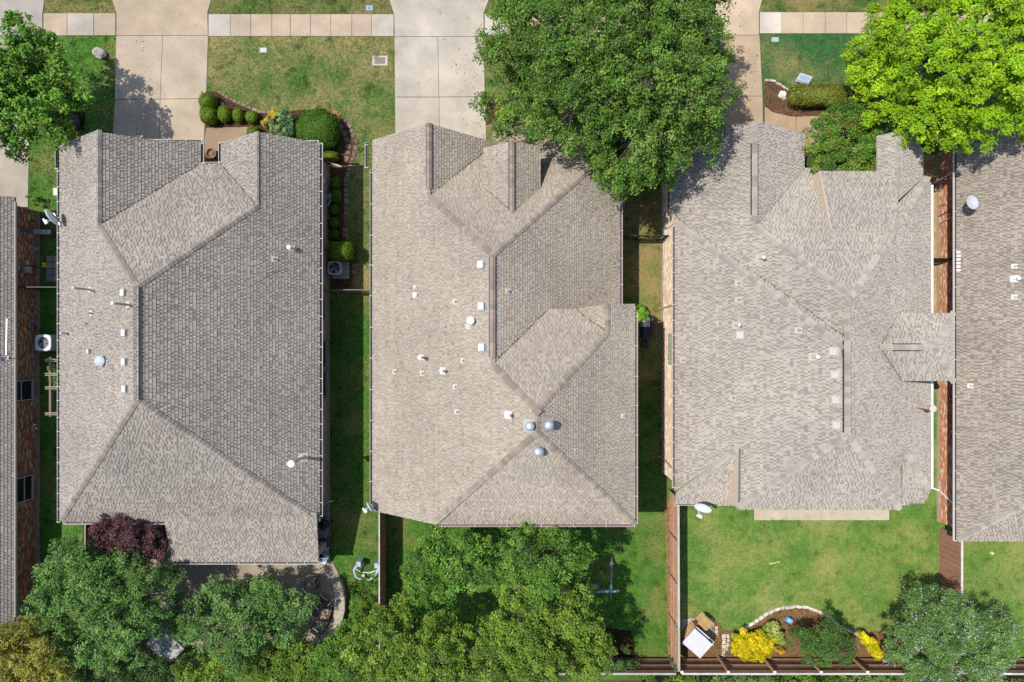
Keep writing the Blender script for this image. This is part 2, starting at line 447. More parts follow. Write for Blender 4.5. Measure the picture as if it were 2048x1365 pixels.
# ------------------------------------------------------------------ roofs
DIRS = {'L': (-1.0, 0.0), 'R': (1.0, 0.0), 'U': (0.0, 1.0), 'D': (0.0, -1.0)}
class Plane:
    def __init__(s, d, e, ze, sl=0.74):
        s.d = np.array(DIRS[d]); s.e = e; s.ze = ze; s.s = sl
        s.n = np.array([s.d[0] * sl, s.d[1] * sl, 1.0]); s.n /= np.linalg.norm(s.n)
        s.dn = np.array([s.d[0], s.d[1], -sl]); s.dn /= np.linalg.norm(s.dn)      # down the slope
        s.u = np.cross(s.n, s.dn)
    def z(s, x, y):
        return s.ze - s.s * (s.d[0] * x + s.d[1] * y - s.e)
    def at(s, px, py):
        k = s.d[0] * (px - 1024) / F + s.d[1] * (682.5 - py) / F
        z = (s.ze - s.s * (k * H - s.e)) / (1 - s.s * k)
        return P(px, py, z)

def meet(pls, p, lim=0.5):
    """move p onto the line or point where the planes meet, if that is near by"""
    pl = pls[0]; xy = p[:2].copy(); g = lambda q: -q.s * q.d; c = lambda q: q.ze + q.s * q.e
    rows, rhs = [], []
    for q in pls[1:3]:
        dg = g(pl) - g(q)
        if np.linalg.norm(dg) < 1e-3: continue
        rows.append(dg); rhs.append(c(q) - c(pl))
    if len(rows) == 2 and abs(rows[0][0] * rows[1][1] - rows[0][1] * rows[1][0]) > 1e-2:
        n_ = np.linalg.solve(np.array(rows), np.array(rhs))
        if np.linalg.norm(n_ - xy) < lim: xy = n_; rows = []
    if rows:
        a = rows[0]; n_ = xy + a * (rhs[0] - np.dot(a, xy)) / np.dot(a, a)
        if np.linalg.norm(n_ - xy) < lim: xy = n_
    return np.array([xy[0], xy[1], pl.z(xy[0], xy[1])])

PER = 0.160       # spacing of the laminated tabs along a course
EXPO = 0.116      # course spacing in plan
def shingle_tabs(mb, plane, pts, pal, hi=0.030, lo=0.010):
    d = plane.d; per = np.array([-d[1], d[0]])
    uw = [(float(np.dot(per, p[:2])), float(np.dot(d, p[:2]))) for p in pts]
    wmin, wmax = min(q[1] for q in uw), max(q[1] for q in uw)
    def spans(w):
        xs = []
        for i in range(len(uw)):
            u1, w1 = uw[i]; u2, w2 = uw[(i + 1) % len(uw)]
            if (w1 > w) != (w2 > w): xs.append(u1 + (u2 - u1) * (w - w1) / (w2 - w1))
        xs.sort(); return [(xs[i], xs[i + 1]) for i in range(0, len(xs) - 1, 2)]
    def pt(u, w, dz):
        xy = per * u + d * w
        return (xy[0], xy[1], plane.z(xy[0], xy[1]) + dz)
    k = 0; w_b = wmax + 0.001
    V, Fc, Cc = mb.v, mb.f, mb.c
    while w_b > wmin:
        w_t = w_b - EXPO
        a = spans(w_b - (0.02 if k == 0 else 0.0015)); b_ = spans(max(w_t + 0.0015, wmin + 0.001))
        if not a: a = b_
        if not b_: b_ = a
        if len(a) != len(b_): a = b_ = spans((w_b + max(w_t, wmin)) / 2)
        cshade = random.uniform(0.965, 1.035)
        for (l0, r0), (l1, r1) in zip(a, b_):
            L, R = min(l0, l1), max(r0, r1)
            i = int(math.floor((L - PER) / PER)); ph = (k % 2) * PER * .5 + random.uniform(-.03, .03); u = i * PER + ph; high = False
            while u < R:
                if high: i += 1; u2 = i * PER + ph + random.uniform(-.035, .035)
                else: u2 = u + random.uniform(0.04, 0.095)
                ba, bb = max(u, l0), min(u2, r0); ta, tb = max(u, l1), min(u2, r1)
                if bb > ba and (tb > ta) or (bb - ba > 0.01):
                    if ta > tb: ta = tb = min(max((ta + tb) / 2, l1), r1)
                    up = high or random.random() < .22
                    t = (hi if up else lo) * random.uniform(0.8, 1.15)
                    c = pal[0] if up else pal[1]
                    if high and random.random() < 0.2: c = pal[2]
                    elif random.random() < 0.06: c = pal[3]
                    f_ = cshade * random.uniform(0.95, 1.05); c = (c[0] * f_, c[1] * f_, c[2] * f_)
                    o = len(V)
                    V.extend((pt(ba, w_b, t), pt(bb, w_b, t), pt(tb, w_t, 0.003), pt(ta, w_t, 0.003), pt(ba, w_b, -.004), pt(bb, w_b, -.004)))
                    Fc.append([o, o + 1, o + 2, o + 3]); Cc.append(c)
                    Fc.append([o + 4, o + 5, o + 1, o]); Cc.append(c)
                u = u2; high = not high
        w_b = w_t; k += 1

class House:
    def __init__(s, label, loc, pal, cap, mat=None):
        s.mat = mat or M_SHIN
        s.obj = thing('house', label, 'house', loc); s.pal = pal; s.cap = cap
        s.deck = MB((0.16, 0.14, 0.12)); s.sh = MB(); s.faces = []; s.planes = {}
    def face(s, plane, pxs):
        s.faces.append((plane, pxs))
    def lay(s, plane, pts):
        a = area([p[:2] for p in pts])
        if a < 0: pts = pts[::-1]
        s.deck.poly([p - np.array([0, 0, 0.006]) for p in pts])
        s.deck.poly([p - np.array([0, 0, 0.10]) for p in pts[::-1]])
        for i in range(len(pts)):
            p, q = pts[i], pts[(i + 1) % len(pts)]; z1 = np.array([0, 0, 0.006]); z2 = np.array([0, 0, 0.10])
            s.deck.poly([p - z2, q - z2, q - z1, p - z1], (0.42, 0.37, 0.30))
        shingle_tabs(s.sh, plane, pts, s.pal)
    def finish(s):
        allv = [(q, pl) for pl, qs in s.faces for q in qs]
        for pl, qs in s.faces:
            pts = []
            for q in qs:
                pls = [pl]
                for q2, p2_ in allv:
                    if p2_ not in pls and abs(q2[0] - q[0]) <= 4 and abs(q2[1] - q[1]) <= 4: pls.append(p2_)
                p = meet(pls, pl.at(*q))
                for r_ in pls:          # eaves run dead straight
                    k = float(np.dot(r_.d, p[:2]))
                    if abs(k - r_.e) < .31: p[:2] += r_.d * (r_.e - k)
                p[2] = pl.z(p[0], p[1]); pts.append(p)
            s.lay(pl, pts)
        s.roof = s.deck.build('roof', M_SHIN, s.obj)
        o = s.sh.build('shingles', s.mat, s.roof); o['kind'] = 'stuff'
        return s
    def caps(s, pl1, pl2, a, b, vent=False, w=0.15, step=0.20, on=None):
        """ridge shingles laid from a up to b (pixels on plane pl1)"""
        A, B = meet([pl1, pl2], pl1.at(*a)), meet([pl1, pl2], pl1.at(*b))
        r = B - A; L = np.linalg.norm(r); r /= L
        ws = []
        for pl in (pl1, pl2):
            x = np.cross(r, pl.n); x /= np.linalg.norm(x)
            ws.append(x)
        # wings leave the line on opposite sides, in each plane
        side = np.cross(r, np.array([0, 0, 1.0]))
        other = np.sign(np.dot(side, np.append(pl1.d, 0))) or 1
        for i, sg in ((0, other), (1, -other)):
            if np.dot(ws[i], side) * sg < 0: ws[i] = -ws[i]
        n = (pl1.n + pl2.n); n /= np.linalg.norm(n)
        lift = 0.05 if vent else 0.016
        mb = MB(s.cap)
        l = step * 1.35
        for_ = []
        for t, up in ((0, 0.040), (l, 0.006)):
            for j in range(3):
                base = r * t + n * up
                if j == 0: for_.append(base + ws[0] * w)
                elif j == 1: for_.append(base + n * 0.012)
                else: for_.append(base + ws[1] * w)
        v_ = for_ + [p - n * 0.022 for p in for_]
        fs = [[0, 1, 4, 3], [1, 2, 5, 4], [6, 7, 1, 0], [7, 8, 2, 1], [6, 0, 3, 9], [2, 8, 11, 5]]
        # orient faces upward
        e1 = v_[1] - v_[0]; e2 = v_[3] - v_[0]
        if np.dot(np.cross(e1, e2), n) < 0: fs = [f[::-1] for f in fs]
        mb.add(v_, fs)
        me = mb.mesh('ridge_cap', M_CAP)
        k = max(1, int(L / step))
        if vent:
            vb = MB((0.03, 0.028, 0.026))
            for wv in ws:
                p0, p1 = A + wv * (w + 0.02) + n * 0.012, B + wv * (w + 0.02) + n * 0.012
                vb.bar(p0, p1, 0.05, 0.05)
            vb.build('ridge_vent', M_PLAST, s.roof)
        for i in range(k):
            inst('ridge_cap', me, A + r * (L * i / k) + n * lift, s.roof)
        return A, B

def gutter(h, a, b, z, out, col=(0.60, 0.58, 0.55), inner=(0.05, 0.045, 0.04), w=0.115, br=0.74, brc=(0.62, 0.62, 0.60), lid=None):
    """open trough along the eave with a strap bracket every so often"""
    a = np.array([a[0], a[1], z]); b = np.array([b[0], b[1], z]); o = np.array([out[0], out[1], 0.0]); up = np.array([0, 0, 1.0])
    r = b - a; L = np.linalg.norm(r); r /= L; m_ = (a + b) / 2
    mb = MB(col)
    mb.obox(m_ + o * (w / 2) - up * 0.10, r, o, up, L / 2, w / 2, 0.006, inner)
    mb.obox(m_ + o * w - up * 0.05, r, o, up, L / 2 + 0.01, 0.008, 0.058, col)
    mb.obox(m_ + o * 0.004 - up * 0.06, r, o, up, L / 2, 0.006, 0.045, inner)
    for e in (a, b): mb.obox(e + o * (w / 2) - up * 0.05, r, o, up, 0.006, w / 2, 0.05, col)
    if lid: mb.obox(m_ + o * (w / 2) + up * 0.004, r, o, up, L / 2, w / 2 + 0.01, 0.006, lid)
    g_ = mb.build('gutter', M_PAINT, h.obj)
    if br and not lid:
        bm_ = MB(brc); bm_.obox((0, 0, 0), r, o, up, 0.011, w / 2 + 0.02, 0.006)
        me = bm_.mesh('strap', M_PAINT); n = int(L / br)
        for i in range(n + 1):
            inst('strap', me, a + r * min(L - .02, (i + 0.1) * L / n + random.uniform(-.05, .05)) + o * (w / 2) + up * 0.012, g_)
    return g_

def wall_mass(h, blocks, col):
    mb = MB(col)
    for xy, z0, z1 in blocks: mb.prism(xy, z0, z1)
    return mb.build('wall', M_BRICK, h.obj)

def rect(x0, y0, x1, y1): return [(x0, y0), (x1, y0), (x1, y1), (x0, y1)]

def bricks(h, wall, x, y0, y1, z0, z1, face, pal, holes=()):
    """one course of clay bricks on another along a wall that runs front to back, joints left open"""
    bl, bh, g_ = 0.205, 0.064, 0.011
    mb = MB(); k = 0; z = z0
    while z + bh < z1:
        y = y0 - (0.108 if k % 2 else 0)
        while y < y1:
            ya, yb = max(y, y0), min(y + bl, y1)
            if yb - ya > 0.03 and not any(ya < hy1 and yb > hy0 and z < hz1 and z + bh > hz0 for hy0, hy1, hz0, hz1 in holes):
                c = random.choice(pal); f_ = random.uniform(.86, 1.14); c = (c[0] * f_, c[1] * f_, c[2] * f_)
                xo = x + face * (0.012 + random.uniform(0, .004)); xi = x - face * 0.02
                vs = [(xo, ya, z), (xo, yb, z), (xo, yb, z + bh), (xo, ya, z + bh), (xi, ya, z), (xi, yb, z), (xi, yb, z + bh), (xi, ya, z + bh)]
                fs = [[0, 1, 2, 3], [3, 2, 6, 7], [4, 5, 1, 0], [1, 5, 6, 2], [4, 0, 3, 7]]
                if face < 0: fs = [f[::-1] for f in fs]
                mb.add(vs, fs, c)
            y += bl + g_
        z += bh + g_; k += 1
    o = mb.build('bricks', M_BRICK, wall); o['kind'] = 'stuff'
    fd = MB((0.30, 0.26, 0.20)); fd.box((x + face * 0.03, (y0 + y1) / 2, z0 / 2), (0.10, y1 - y0, z0)); fd.build('foundation', M_CONC, h.obj)

def window(h, x, yc, zc, wy, hz, face, frame=(0.55, 0.53, 0.48), split=0.5):
    fr = MB(frame); t = 0.045
    for sgn in (-1, 1):
        fr.box((x + face * .02, yc + sgn * (wy / 2 - t / 2), zc), (0.07, t, hz))
        fr.box((x + face * .021, yc, zc + sgn * (hz / 2 - t / 2)), (0.068, wy - 2 * t, t))
    fr.box((x + face * .019, yc, zc - hz / 2 + hz * split), (0.06, wy - 2 * t, t * .8))
    w_ = fr.build('window', M_PAINT, h.obj)
    for z0, z1 in ((zc - hz / 2 + t, zc - hz / 2 + hz * split - t * .4), (zc - hz / 2 + hz * split + t * .4, zc + hz / 2 - t)):
        g_ = MB(); g_.box((x + face * 0.004, yc, (z0 + z1) / 2), (0.012, wy - 2 * t, z1 - z0)); g_.build('pane', M_GLASS, w_)
    sl = MB((0.32, 0.24, 0.18)); sl.box((x + face * .05, yc, zc - hz / 2 - .035), (0.14, wy + .1, .06)); sl.build('sill', M_BRICK, w_)
    return w_

def box_vent(h, pl, px, py, sz=0.31, col=(0.60, 0.60, 0.58)):
    o = pl.at(px, py); mb = MB(v(col, .8))
    mb.obox(o + pl.n * 0.026, pl.u, pl.dn, pl.n, sz * .62, sz * .62, 0.006)
    b_ = mb.build('box_vent', M_METAL, h.obj)
    c = MB(col); n, u, d = pl.n, pl.u, pl.dn
    a = sz / 2
    lo = [o + n * 0.12 + u * i * a + d * j * a for i, j in ((-1, -1), (1, -1), (1, 1), (-1, 1))]
    hi = [o + n * 0.155 + u * i * a * .86 + d * j * a * .86 for i, j in ((-1, -1), (1, -1), (1, 1), (-1, 1))]
    base = [o + n * 0.02 + u * i * a * .75 + d * j * a * .75 for i, j in ((-1, -1), (1, -1), (1, 1), (-1, 1))]
    fl = lambda f: f[::-1] if np.dot(np.cross(lo[1] - lo[0], lo[2] - lo[0]), n) < 0 else f
    c.add(lo + hi, [fl([4, 5, 6, 7])] + [fl([i, (i + 1) % 4, 4 + (i + 1) % 4, 4 + i]) for i in range(4)] + [fl([3, 2, 1, 0])])
    c.add(base + lo, [fl([i, (i + 1) % 4, 4 + (i + 1) % 4, 4 + i]) for i in range(4)], v(col, .5))
    c.build('hood', M_PAINT, b_)

def pipe_vent(h, pl, px, py, ht=0.35, r=0.045, cap=0.0, col=(0.66, 0.62, 0.56), fl=0.15, flc=(0.62, 0.55, 0.48), topc=None, cone=False, top=None):
    o = pl.at(px, py); mb = MB(flc)
    mb.obox(o + pl.n * 0.027, pl.u, pl.dn, pl.n, fl * .85, fl, 0.006)
    t = o + np.array([0, 0, ht]) if top is None else np.array(top)
    mb.cyl(o - pl.n * .02, o + (t - o) * min(1, .14 / max(.14, ht)) + pl.n * .02, r * 2.1, r * 1.15, 12)
    b_ = mb.build('roof_flashing', M_PAINT, h.obj)
    p = MB(col); p.cyl(o, t, r, r, 12); p.cyl(t + np.array([0, 0, .001]), t + np.array([0, 0, .004]), r * .72, r * .72, 10, (0.02, 0.02, 0.02))
    p.build('pipe', M_PAINT, b_)
    if cap:
        c = MB(topc or (0.78, 0.76, 0.72))
        if cone: c.lathe(t, [(cap * .6, -0.10), (cap * .95, -0.03), (cap, 0.03), (cap * .97, .06), (cap * .5, .09), (0.0, 0.10)], 18)
        else: c.lathe(t, [(cap * .7, -0.06), (cap, -0.05), (cap, 0.02), (cap * .55, 0.07), (0, 0.08)], 16)
        c.build('pipe_cap', M_PAINT, b_)

def turbine(h, pl, px, py, r=0.20):
    o = pl.at(px, py); mb = MB((0.55, 0.54, 0.52))
    mb.obox(o + pl.n * .027, pl.u, pl.dn, pl.n, .25, .28, .006)
    mb.cyl(o - np.array([0, 0, .1]), o + np.array([0, 0, .22]), r * .72, r * .72, 18)
    b_ = mb.build('turbine_vent', M_METAL, h.obj)
    c = o + np.array([0, 0, .22 + r * .85])
    g_ = MB((0.70, 0.71, 0.72))
    n = 22
    for k in range(n):
        a0, a1 = 2 * math.pi * k / n, 2 * math.pi * (k + 1.25) / n
        prev = None
        for i in range(8):
            ph = -math.pi / 2 + math.pi * (i + .25) / 7.5
            rr0, rr1, zz = r * math.cos(ph) * 1.02, r * math.cos(ph) * .86, r * .88 * math.sin(ph)
            cur = (c + np.array([rr0 * math.cos(a0), rr0 * math.sin(a0), zz]), c + np.array([rr1 * math.cos(a1), rr1 * math.sin(a1), zz]))
            if prev: g_.poly([prev[0], prev[1], cur[1], cur[0]])
            prev = cur
    g_.lathe(c, [(r * .55, r * .73), (r * .5, r * .82), (r * .2, r * .9), (0, r * .92)], 18)
    g_.build('turbine_head', M_METAL, b_)

def downspout(h, pts, col=(0.80, 0.78, 0.74), r=0.04):
    mb = MB(col); mb.tube(pts, r, 4); return mb.build('downspout', M_PAINT, h.obj)

PAL_A = [(0.350, 0.310, 0.270), (0.225, 0.192, 0.170), (0.390, 0.352, 0.312), (0.255, 0.215, 0.190)]
PAL_B = [(0.390, 0.340, 0.283), (0.315, 0.265, 0.215), (0.425, 0.378, 0.318), (0.310, 0.255, 0.208)]
PAL_C = [(0.400, 0.362, 0.318), (0.285, 0.243, 0.214), (0.430, 0.392, 0.346), (0.290, 0.250, 0.220)]
PAL_D = [(0.365, 0.318, 0.268), (0.235, 0.200, 0.170), (0.392, 0.350, 0.300), (0.250, 0.212, 0.182)]
def warm(pal): return [(c[0] * .985, c[1] * .985, c[2] * .955) for c in pal]
PAL_A, PAL_B, PAL_C, PAL_D = [v(c, .97) for c in warm(PAL_A)], warm(PAL_B), warm(PAL_C), warm(PAL_D)
PAL_E = [(0.370, 0.325, 0.280), (0.280, 0.235, 0.205), (0.420, 0.390, 0.345), (0.300, 0.285, 0.270)]

# ---- house 1: second from the left edge
h1 = House('grey-brown hip-roofed house below the beige driveway, with four white box vents', (-15.8, 0.3, 0), PAL_A, (0.30, 0.262, 0.22), M_SHINA)
L = Plane('L', 22.2, 2.9); R = Plane('R', -9.42, 2.9); U = Plane('U', 8.70, 2.9); D = Plane('D', 8.866, 2.9)
GR = Plane('R', -15.26, 2.9); WL = Plane('L', 14.31, 2.84); DP = Plane('D', 11.0, 2.4, 0.308)
h1.L, h1.R, h1.D = L, R, D
h1.face(L, [(114, 292), (190, 263), (197, 455), (271, 573), (271, 800), (126, 1043), (119, 338), (114, 335)])
h1.face(GR, [(190, 263), (300, 279), (402, 285), (404, 331), (197, 455)])
h1.face(U, [(197, 455), (404, 331), (440, 331), (515, 412), (271, 573)])
h1.face(WL, [(441, 285), (515, 264), (515, 412), (440, 331)])
h1.face(R, [(515, 264), (634, 285), (640, 1034), (271, 800), (271, 573), (515, 412)])
h1.face(D, [(271, 800), (640, 1034), (331, 1034), (331, 1043), (126, 1043)])
h1.face(DP, [(326, 1028), (633, 1028), (637, 1120), (345, 1126)])
h1.finish()
h1.caps(L, GR, (190, 263), (197, 455)); h1.caps(L, U, (197, 455), (271, 573)); h1.caps(U, R, (515, 412), (271, 573))
h1.caps(WL, R, (515, 264), (515, 412)); h1.caps(L, R, (271, 573), (271, 800)); h1.caps(L, D, (126, 1043), (271, 800)); h1.caps(D, R, (640, 1034), (271, 800))
wb = wall_mass(h1, [(rect(-21.8, -8.5, -9.79, 8.2), 0, 2.86), (rect(-21.8, 8.2, -15.7, 9.35), 0, 2.86), (rect(-13.9, 8.2, -9.79, 9.35), 0, 2.86),
                    ([(-21.7, 9.3), (-15.6, 9.3), (-15.6, 9.2), (-21.7, 9.2)], 2.8, 3.0)], (0.26, 0.20, 0.14))
for x0, x1, zt in ((-22.0, -15.4, 5.3), (-14.2, -9.5, 4.5)):
    gm = MB((0.30, 0.22, 0.15)); xm = (x0 + x1) / 2
    gm.add([(x0 + .1, 9.3, 2.86), (x1 - .1, 9.3, 2.86), (xm, 9.3, zt - .1), (x0 + .1, 9.2, 2.86), (x1 - .1, 9.2, 2.86), (xm, 9.2, zt - .1)], [[0, 2, 1], [3, 4, 5], [0, 3, 5, 2], [2, 5, 4, 1]])
    gm.build('gable_wall', M_BRICK, h1.obj)
BR1 = [(0.42, 0.27, 0.155), (0.36, 0.225, 0.13), (0.48, 0.33, 0.20), (0.32, 0.21, 0.14)]
bricks(h1, wb, -9.79, -8.5, 9.3, 0.22, 2.84, 1, BR1, holes=[(-1.35, 0.0, 0.75, 2.15), (-2.9, -1.55, 0.75, 2.15), (1.15, 2.1, 1.0, 2.2)])
window(h1, -9.79, -0.68, 1.45, 1.3, 1.35, 1, (0.06, 0.055, 0.05)); window(h1, -9.79, -2.22, 1.45, 1.3, 1.35, 1, (0.06, 0.055, 0.05)); window(h1, -9.79, 1.62, 1.6, .9, 1.15, 1, (0.06, 0.055, 0.05))
gutter(h1, (-9.42, 9.72), (-9.42, -8.6), 2.9, (1, 0), (0.62, 0.58, 0.56)); gutter(h1, (-22.2, 8.4), (-22.2, -8.9), 2.9, (-1, 0), (0.60, 0.60, 0.56))
gutter(h1, (-22.3, 9.82), (-22.3, 8.45), 2.9, (-1, 0)); gutter(h1, (-17.8, 9.78), (-15.2, 9.78), 2.9, (0, 1), (0.76, 0.76, 0.68))
gutter(h1, (-15.26, 9.75), (-15.26, 8.7), 2.9, (1, 0)); gutter(h1, (-14.31, 8.7), (-14.31, 9.75), 2.84, (-1, 0)); gutter(h1, (-15.2, 8.66), (-14.35, 8.66), 2.88, (0, 1))
gutter(h1, (-11.3, 9.72), (-9.5, 9.72), 2.9, (0, 1), (0.76, 0.76, 0.68)); gutter(h1, (-22.0, -8.87), (-17.0, -8.87), 2.9, (0, -1), (0.78, 0.78, 0.72)); gutter(h1, (-16.9, -11.0), (-9.6, -11.0), 2.4, (0, -1), (0.76, 0.76, 0.68))
downspout(h1, [(-9.36, -8.5, 2.8), (-9.74, -8.5, 2.5), (-9.74, -8.5, 0.3), (-9.5, -8.5, .1)], (.6, .56, .5))
for x, y in ((-16.6, -10.7), (-9.9, -10.7), (-13.2, -10.7)):
    pm = MB((0.42, 0.36, 0.28)); pm.box((x, y, 1.2), (.3, .3, 2.3)); pm.build('porch_post', M_BRICK, h1.obj)
for q in ((250, 586), (252, 666), (252, 724), (253, 778)): box_vent(h1, L, *q)
pipe_vent(h1, L, 180, 580, 1.2, .04, .065, (0.42, 0.33, 0.28), topc=(0.82, 0.80, 0.76)); pipe_vent(h1, L, 257, 610, 1.15, .045, .075, (0.42, 0.33, 0.28), topc=(0.82, 0.80, 0.76))  # brown stem colour carries the shaded side of these tall pipes
pipe_vent(h1, L, 183, 627, .3, .04, 0, flc=(0.66, 0.56, 0.46)); pipe_vent(h1, L, 174, 648, .2, .03, 0, (0.3, 0.28, 0.25), .06); pipe_vent(h1, L, 134, 667, .45, .04, .06, (.4, .36, .3), .1)
box_vent(h1, L, 181, 703, .2, (0.72, 0.60, 0.48))
pipe_vent(h1, L, 206, 722, .22, .11, .24, (.6, .62, .64), .22, topc=(0.44, 0.48, 0.53), cone=True)
pipe_vent(h1, R, 583, 497, .4, .05, .11, (.55, .5, .45), .16, topc=(0.80, 0.78, 0.74)); pipe_vent(h1, R, 549, 519, .22, .045, 0, (.5, .4, .36), .15, (.62, .52, .46))
pipe_vent(h1, R, 606, 915, 1.75, .075, .17, (0.50, 0.48, 0.44), .24, topc=(0.84, 0.80, 0.74), cone=True)
st = MB((0.22, 0.21, 0.22)); a_, b2 = L.at(195, 520), L.at(194, 560); st.bar(a_ + L.n * .03, b2 + L.n * .03, .07, .03); st.build('metal_strip', M_PAINT, h1.obj)

# ---- house 2: the middle house
h2 = House('middle house in pale tan shingles with three silver turbine vents on its tall rear wing', (-0.6, 0.8, 0), PAL_B, (0.30, 0.25, 0.205))
sl = .747
L = Plane('L', 6.85, 2.9, sl); R = Plane('R', 5.32, 2.81, sl); U = Plane('U', 9.7, 2.89, sl)
GR = Plane('R', -.6, 2.8, sl); EL = Plane('L', 1.32, 4.88, sl); ER = Plane('R', 1.32, 4.88, sl)
WR = Plane('R', 5.6, 5.34, sl); WU = Plane('U', 1.45, 5.58, sl); WGL = Plane('L', -2.84, 5.35, sl); WD = Plane('D', 8.33, 5.33, sl)
h2.face(L, [(735, 283), (858, 247), (862, 382), (970, 509), (985, 514), (985, 725), (1074, 831), (1074, 868), (876, 1046), (748, 1022), (744, 331), (735, 328)])
h2.face(GR, [(858, 247), (1000, 281), (966, 298), (862, 382)])
h2.face(U, [(862, 382), (968, 296), (1000, 283), (1236, 283), (984, 513), (970, 509)])
h2.face(R, [(984, 513), (1236, 283), (1243, 610), (1155, 612), (1100, 619), (986, 722)])
h2.face(EL, [(966, 297), (1022, 283), (1022, 425), (966, 376)]); h2.face(ER, [(1022, 283), (1080, 292), (1080, 380), (1022, 425)])
h2.face(WU, [(1075, 830), (986, 723), (1100, 618), (1155, 613), (1213, 664)])
h2.face(WGL, [(1155, 612), (1213, 608), (1214, 664)])
h2.face(WR, [(1213, 608), (1264, 608), (1269, 1050), (1075, 868), (1075, 830), (1214, 664)])
h2.face(WD, [(1075, 868), (1269, 1050), (876, 1048)])
h2.finish()
h2.caps(L, GR, (858, 247), (862, 375), True); h2.caps(L, U, (863, 384), (972, 509)); h2.caps(U, R, (1236, 284), (986, 512))
h2.caps(EL, ER, (1022, 283), (1022, 424), True); h2.caps(L, R, (985, 514), (985, 715), True); h2.caps(L, WU, (988, 724), (1074, 829))
h2.caps(WU, WR, (1214, 664), (1076, 830)); h2.caps(WGL, WR, (1213, 608), (1214, 662)); h2.caps(L, WR, (1074, 832), (1074, 866)); h2.caps(L, WD, (877, 1046), (1074, 868)); h2.caps(WD, WR, (1268, 1049), (1076, 868))
wall_mass(h2, [(rect(-6.5, -7.9, 4.95, 9.4), 0, 2.8), (rect(-6.5, 9.4, -.9, 9.75), 0, 2.8), (rect(0.9, -7.9, 5.3, 1.15), 2.7, 5.25), (rect(-1.15, 5.5, 1.15, 8.7), 2.6, 4.8)], (0.40, 0.31, 0.22))
gm = MB((0.42, 0.32, 0.22)); gm.add([(-6.9, 9.7, 2.8), (-.7, 9.7, 2.8), (-3.8, 9.7, 5.1), (-6.9, 9.6, 2.8), (-.7, 9.6, 2.8), (-3.8, 9.6, 5.1)], [[0, 2, 1], [3, 4, 5], [0, 3, 5, 2], [2, 5, 4, 1]])
gm.add([(-1.2, 8.7, 4.8), (1.2, 8.7, 4.8), (0, 8.7, 5.75), (-1.2, 8.6, 4.8), (1.2, 8.6, 4.8), (0, 8.6, 5.75)], [[0, 2, 1], [3, 4, 5], [0, 3, 5, 2], [2, 5, 4, 1]])
gm.add([(2.9, 1.2, 5.2), (5.4, 1.2, 5.2), (4.2, 1.2, 6.2), (2.9, 1.1, 5.2), (5.4, 1.1, 5.2), (4.2, 1.1, 6.2)], [[0, 2, 1], [3, 4, 5], [0, 3, 5, 2], [2, 5, 4, 1]])
gm.build('gable_wall', M_BRICK, h2.obj)
gutter(h2, (-6.85, 8.4), (-6.85, -8.3), 2.9, (-1, 0), (0.58, 0.52, 0.52), br=1.5); gutter(h2, (-7.09, 9.75), (-7.09, 8.5), 2.9, (-1, 0)); gutter(h2, (5.32, 9.7), (5.32, 1.5), 2.81, (1, 0), (0.56, 0.49, 0.49), (.2, .12, .1), br=1.3); gutter(h2, (5.6, 1.3), (5.6, -8.3), 5.34, (1, 0), (0.56, 0.49, 0.49), (.2, .12, .1), br=1.3); gutter(h2, (-3.3, -8.33), (5.6, -8.33), 5.33, (0, -1), (0.56, 0.49, 0.49), (.2, .12, .1), br=1.3)
for q in ((964, 530), (965, 613), (966, 695)): box_vent(h2, L, *q, sz=.33)
pipe_vent(h2, L, 942, 642, .30, .09, .17, (.6, .6, .6), .2, topc=(.82, .82, .82), cone=True); pipe_vent(h2, L, 937, 653, .1, .045, 0, (.3, .24, .2), .14, (.56, .51, .44))
pipe_vent(h2, L, 831, 575, .14, .045, 0, (.4, .3, .25), .12, (.56, .51, .45)); pipe_vent(h2, L, 831, 591, .14, .05, .11, (.6, .6, .6), .16, (.56, .55, .53))
for q in ((911, 604), (926, 722), (790, 744), (845, 747), (911, 774), (914, 824)): pipe_vent(h2, L, *q, ht=.16, r=.042, col=(.45, .34, .28), fl=.13, flc=(.56, .51, .44))
pipe_vent(h2, L, 844, 715, .75, .05, .10, (.5, .45, .42), .15, topc=(.82, .8, .76)); pipe_vent(h2, L, 886, 742, .5, .055, .075, (.7, .66, .6), .17, (.74, .68, .58)); pipe_vent(h2, L, 1017, 830, .5, .06, .085, (.75, .74, .72), .18, (.78, .76, .72))
pipe_vent(h2, R, 1015, 583, .16, .042, 0, (.5, .4, .36), .13, (.66, .55, .48)); pipe_vent(h2, WR, 1246, 832, .16, .042, 0, (.5, .45, .42), .13, (.68, .62, .55))
turbine(h2, L, 1059, 851); turbine(h2, WR, 1096, 849); turbine(h2, WD, 1076, 901)
h2.L = L

# ---- house 3: right of the middle
h3 = House('house with pink-beige roof vents and a small dormer facing the right house', (14.1, 0.6, 0), PAL_C, (0.345, 0.315, 0.272))
L = Plane('L', -7.9, 3.3); R = Plane('R', 20.4, 3.15); GL = Plane('L', -7.76, 2.75); GR = Plane('R', 14.4, 2.78)
U = Plane('U', 8.5, 2.88, .72); MU = Plane('U', 5.8, 3.3); UR = Plane('U', 8.0, 4.25, .4)
RGR = Plane('R', 19.9, 3.34); RGL = Plane('L', -16.2, 3.42); BD = Plane('D', 7.75, 5.02); BL = Plane('D', 7.3, 3.55, .65); BRR = Plane('D', 7.24, 3.2, .72)
SU = Plane('U', 1.28, 5.15); SD = Plane('D', 1.83, 5.15); SR = Plane('R', 20.22, 5.15)
h3.L = L
h3.face(GL, [(1340, 272), (1510, 242), (1510, 450), (1703, 590), (1699, 662), (1345, 430), (1340, 425)])
h3.face(GR, [(1510, 242), (1611, 268), (1616, 352), (1510, 450)])
